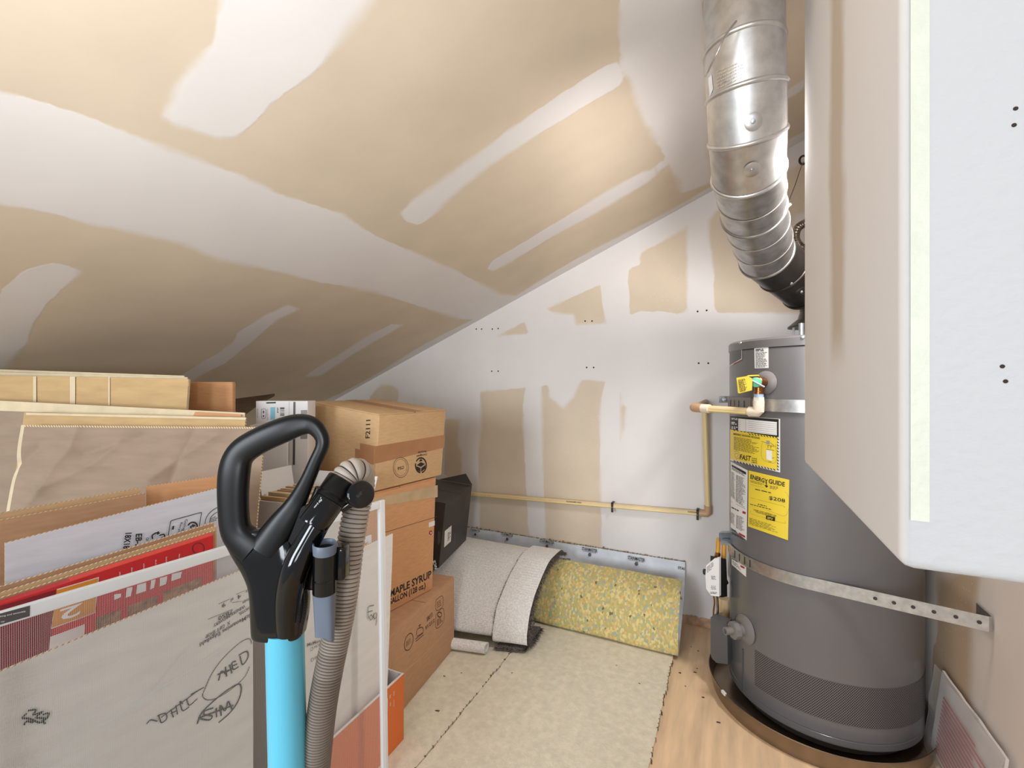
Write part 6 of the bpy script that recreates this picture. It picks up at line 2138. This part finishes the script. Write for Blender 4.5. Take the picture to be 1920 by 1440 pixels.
# dark groove rings
k = 0
for fi in range(len(b.f)):
    ri = (fi // 22)
    if fi < (n - 1) * 22 and ri % 5 in (0,):
        b.mi[fi] = 1
    elif fi < (n - 1) * 22:
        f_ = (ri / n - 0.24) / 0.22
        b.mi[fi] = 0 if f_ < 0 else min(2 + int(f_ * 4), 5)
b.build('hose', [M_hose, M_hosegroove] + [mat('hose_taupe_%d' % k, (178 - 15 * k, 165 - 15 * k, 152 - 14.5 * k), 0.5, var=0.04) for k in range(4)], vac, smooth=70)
# round hose hook
dcn = V(677, 927, -0.004)
dn_ = (CAM - dcn).normalized() + cdir(0.25, 0) * 0.3
dn_.normalize()
dc = MB().lathe(dcn - dn_ * 0.006, dn_, [(0, 22 * U), (0.001, 25 * U), (0.005, 25.5 * U), (0.0065, 24 * U), (0.007, 20 * U)], 36).build('hose_hook', M_blackgloss, vac, smooth=50)
dk_ = plane_hit(dcn + dn_ * 0.0016, dcn + dn_ * 0.0016 + dn_.cross(UP), dcn + dn_ * 0.0016 + dn_.cross(dn_.cross(UP)))
lines(zQ((1655, 560), (1770, 455), (1800, 500), (1690, 590)), 3, dk_, M_charcoal, dc, 0.4, 140, 2, 'embossed_marks')
MB().tube([V(655, 945, 0.006), V(640, 955, 0.004)], 9 * U, 14).build('hook_arm', M_blackgloss, vac)
# blue wand
wt, wb_ = V(534, 1180), V(540, 1440)
dirw = (wb_ - wt).normalized()
tlen = (wt.z - 0.36) / -dirw.z
MB().tube([wt, wt + dirw * tlen], 33.5 * U, 36).build('wand', M_blue, vac)
# crevice tool in its clip
ta_, tb_ = V(609, 1019, -0.016), V(608, 1204, -0.006)
td = (tb_ - ta_).normalized()
tl = (tb_ - ta_).length
MB().lathe(ta_, td, [(tl * 0.05, 17.5 * U), (0.0, 18.5 * U), (-0.0006, 19.5 * U), (0.0006, 21 * U), (tl * 0.095, 20 * U), (tl * 0.10, 18 * U)], 32, cap=False).build('tool_collar', M_bluegrey, vac, smooth=40)
MB().lathe(ta_ + td * tl * 0.05, td, [(0, 17.6 * U), (0.001, 17.6 * U)], 32).build('tool_bore', M_blackpaint, vac)
MB().lathe(ta_, td, [(tl * 0.085, 17 * U), (tl * 0.09, 20 * U), (tl * 0.33, 20.5 * U), (tl * 0.335, 19.7 * U), (tl * 0.345, 19.7 * U), (tl * 0.35, 20.8 * U), (tl * 0.48, 20.8 * U), (tl * 0.485, 17 * U)], 32).build('tool_clip', M_blackgloss, vac, smooth=40)
MB().box(V(626, 1027, -0.012), X_ * 19 * U, UP * -62 * U, view * 0.018, 0, 0.003).build('clip_arm', M_blackgloss, vac)
MB().box(V(572, 1040, -0.006), X_ * 30 * U, UP * -68 * U, view * 0.016, 0, 0.003).build('clip_mount', M_blackgloss, vac)
rings = []
for f_, xl, xr, dpt in ((0.47, 588, 628, 15), (0.60, 590, 627, 14), (0.75, 591, 627, 12), (0.93, 592, 626, 10)):
    y = 1019 + 185 * f_
    rings.append([V((xl + xr) / 2 + (xr - xl) / 2 * math.copysign(abs(math.cos(a)) ** 0.6, math.cos(a)), y + (0), -0.010) + view * (math.copysign(abs(math.sin(a)) ** 0.6, math.sin(a)) * dpt * U)
                  for a in [2 * math.pi * k / 28 for k in range(28)]])
last = [V((592 + 626) / 2 + 17 * math.copysign(abs(math.cos(a)) ** 0.6, math.cos(a)), 1191 + 11 * max(-0.3, math.cos(a)), -0.010) + view * (math.copysign(abs(math.sin(a)) ** 0.6, math.sin(a)) * 9 * U)
        for a in [2 * math.pi * k / 28 for k in range(28)]]
rings.append(last)
MB().ring_strip(rings, 0, True, True, True).build('crevice_tool', M_bluegrey, vac, smooth=50)
# motor body and floor head, below the frame
wq = wt + dirw * tlen
cx = Vector((wq.x, wq.y, 0))
MB().lathe(cx + UP * 0.11, UP, [(0, 0.06), (0.01, 0.075), (0.16, 0.08), (0.24, 0.06), (0.27, 0.03), (0.30, 0.024)], 40).build('motor_body', M_blue, vac, smooth=50)
MB().lathe(cx + UP * 0.12, UP, [(0, 0.076), (0.005, 0.081), (0.09, 0.083), (0.095, 0.08)], 40).build('dust_bin', M_black, vac, smooth=50)
MB().box(cx - X_ * 0.13 - Zd * 0.10 - UP * 0.002, X_ * 0.26, Zd * 0.20, UP * 0.07, 0, 0.018).build('floor_head', M_black, vac)
MB().tube([cx + UP * 0.06, cx + UP * 0.13], 0.03, 20).build('swivel_neck', M_black, vac)
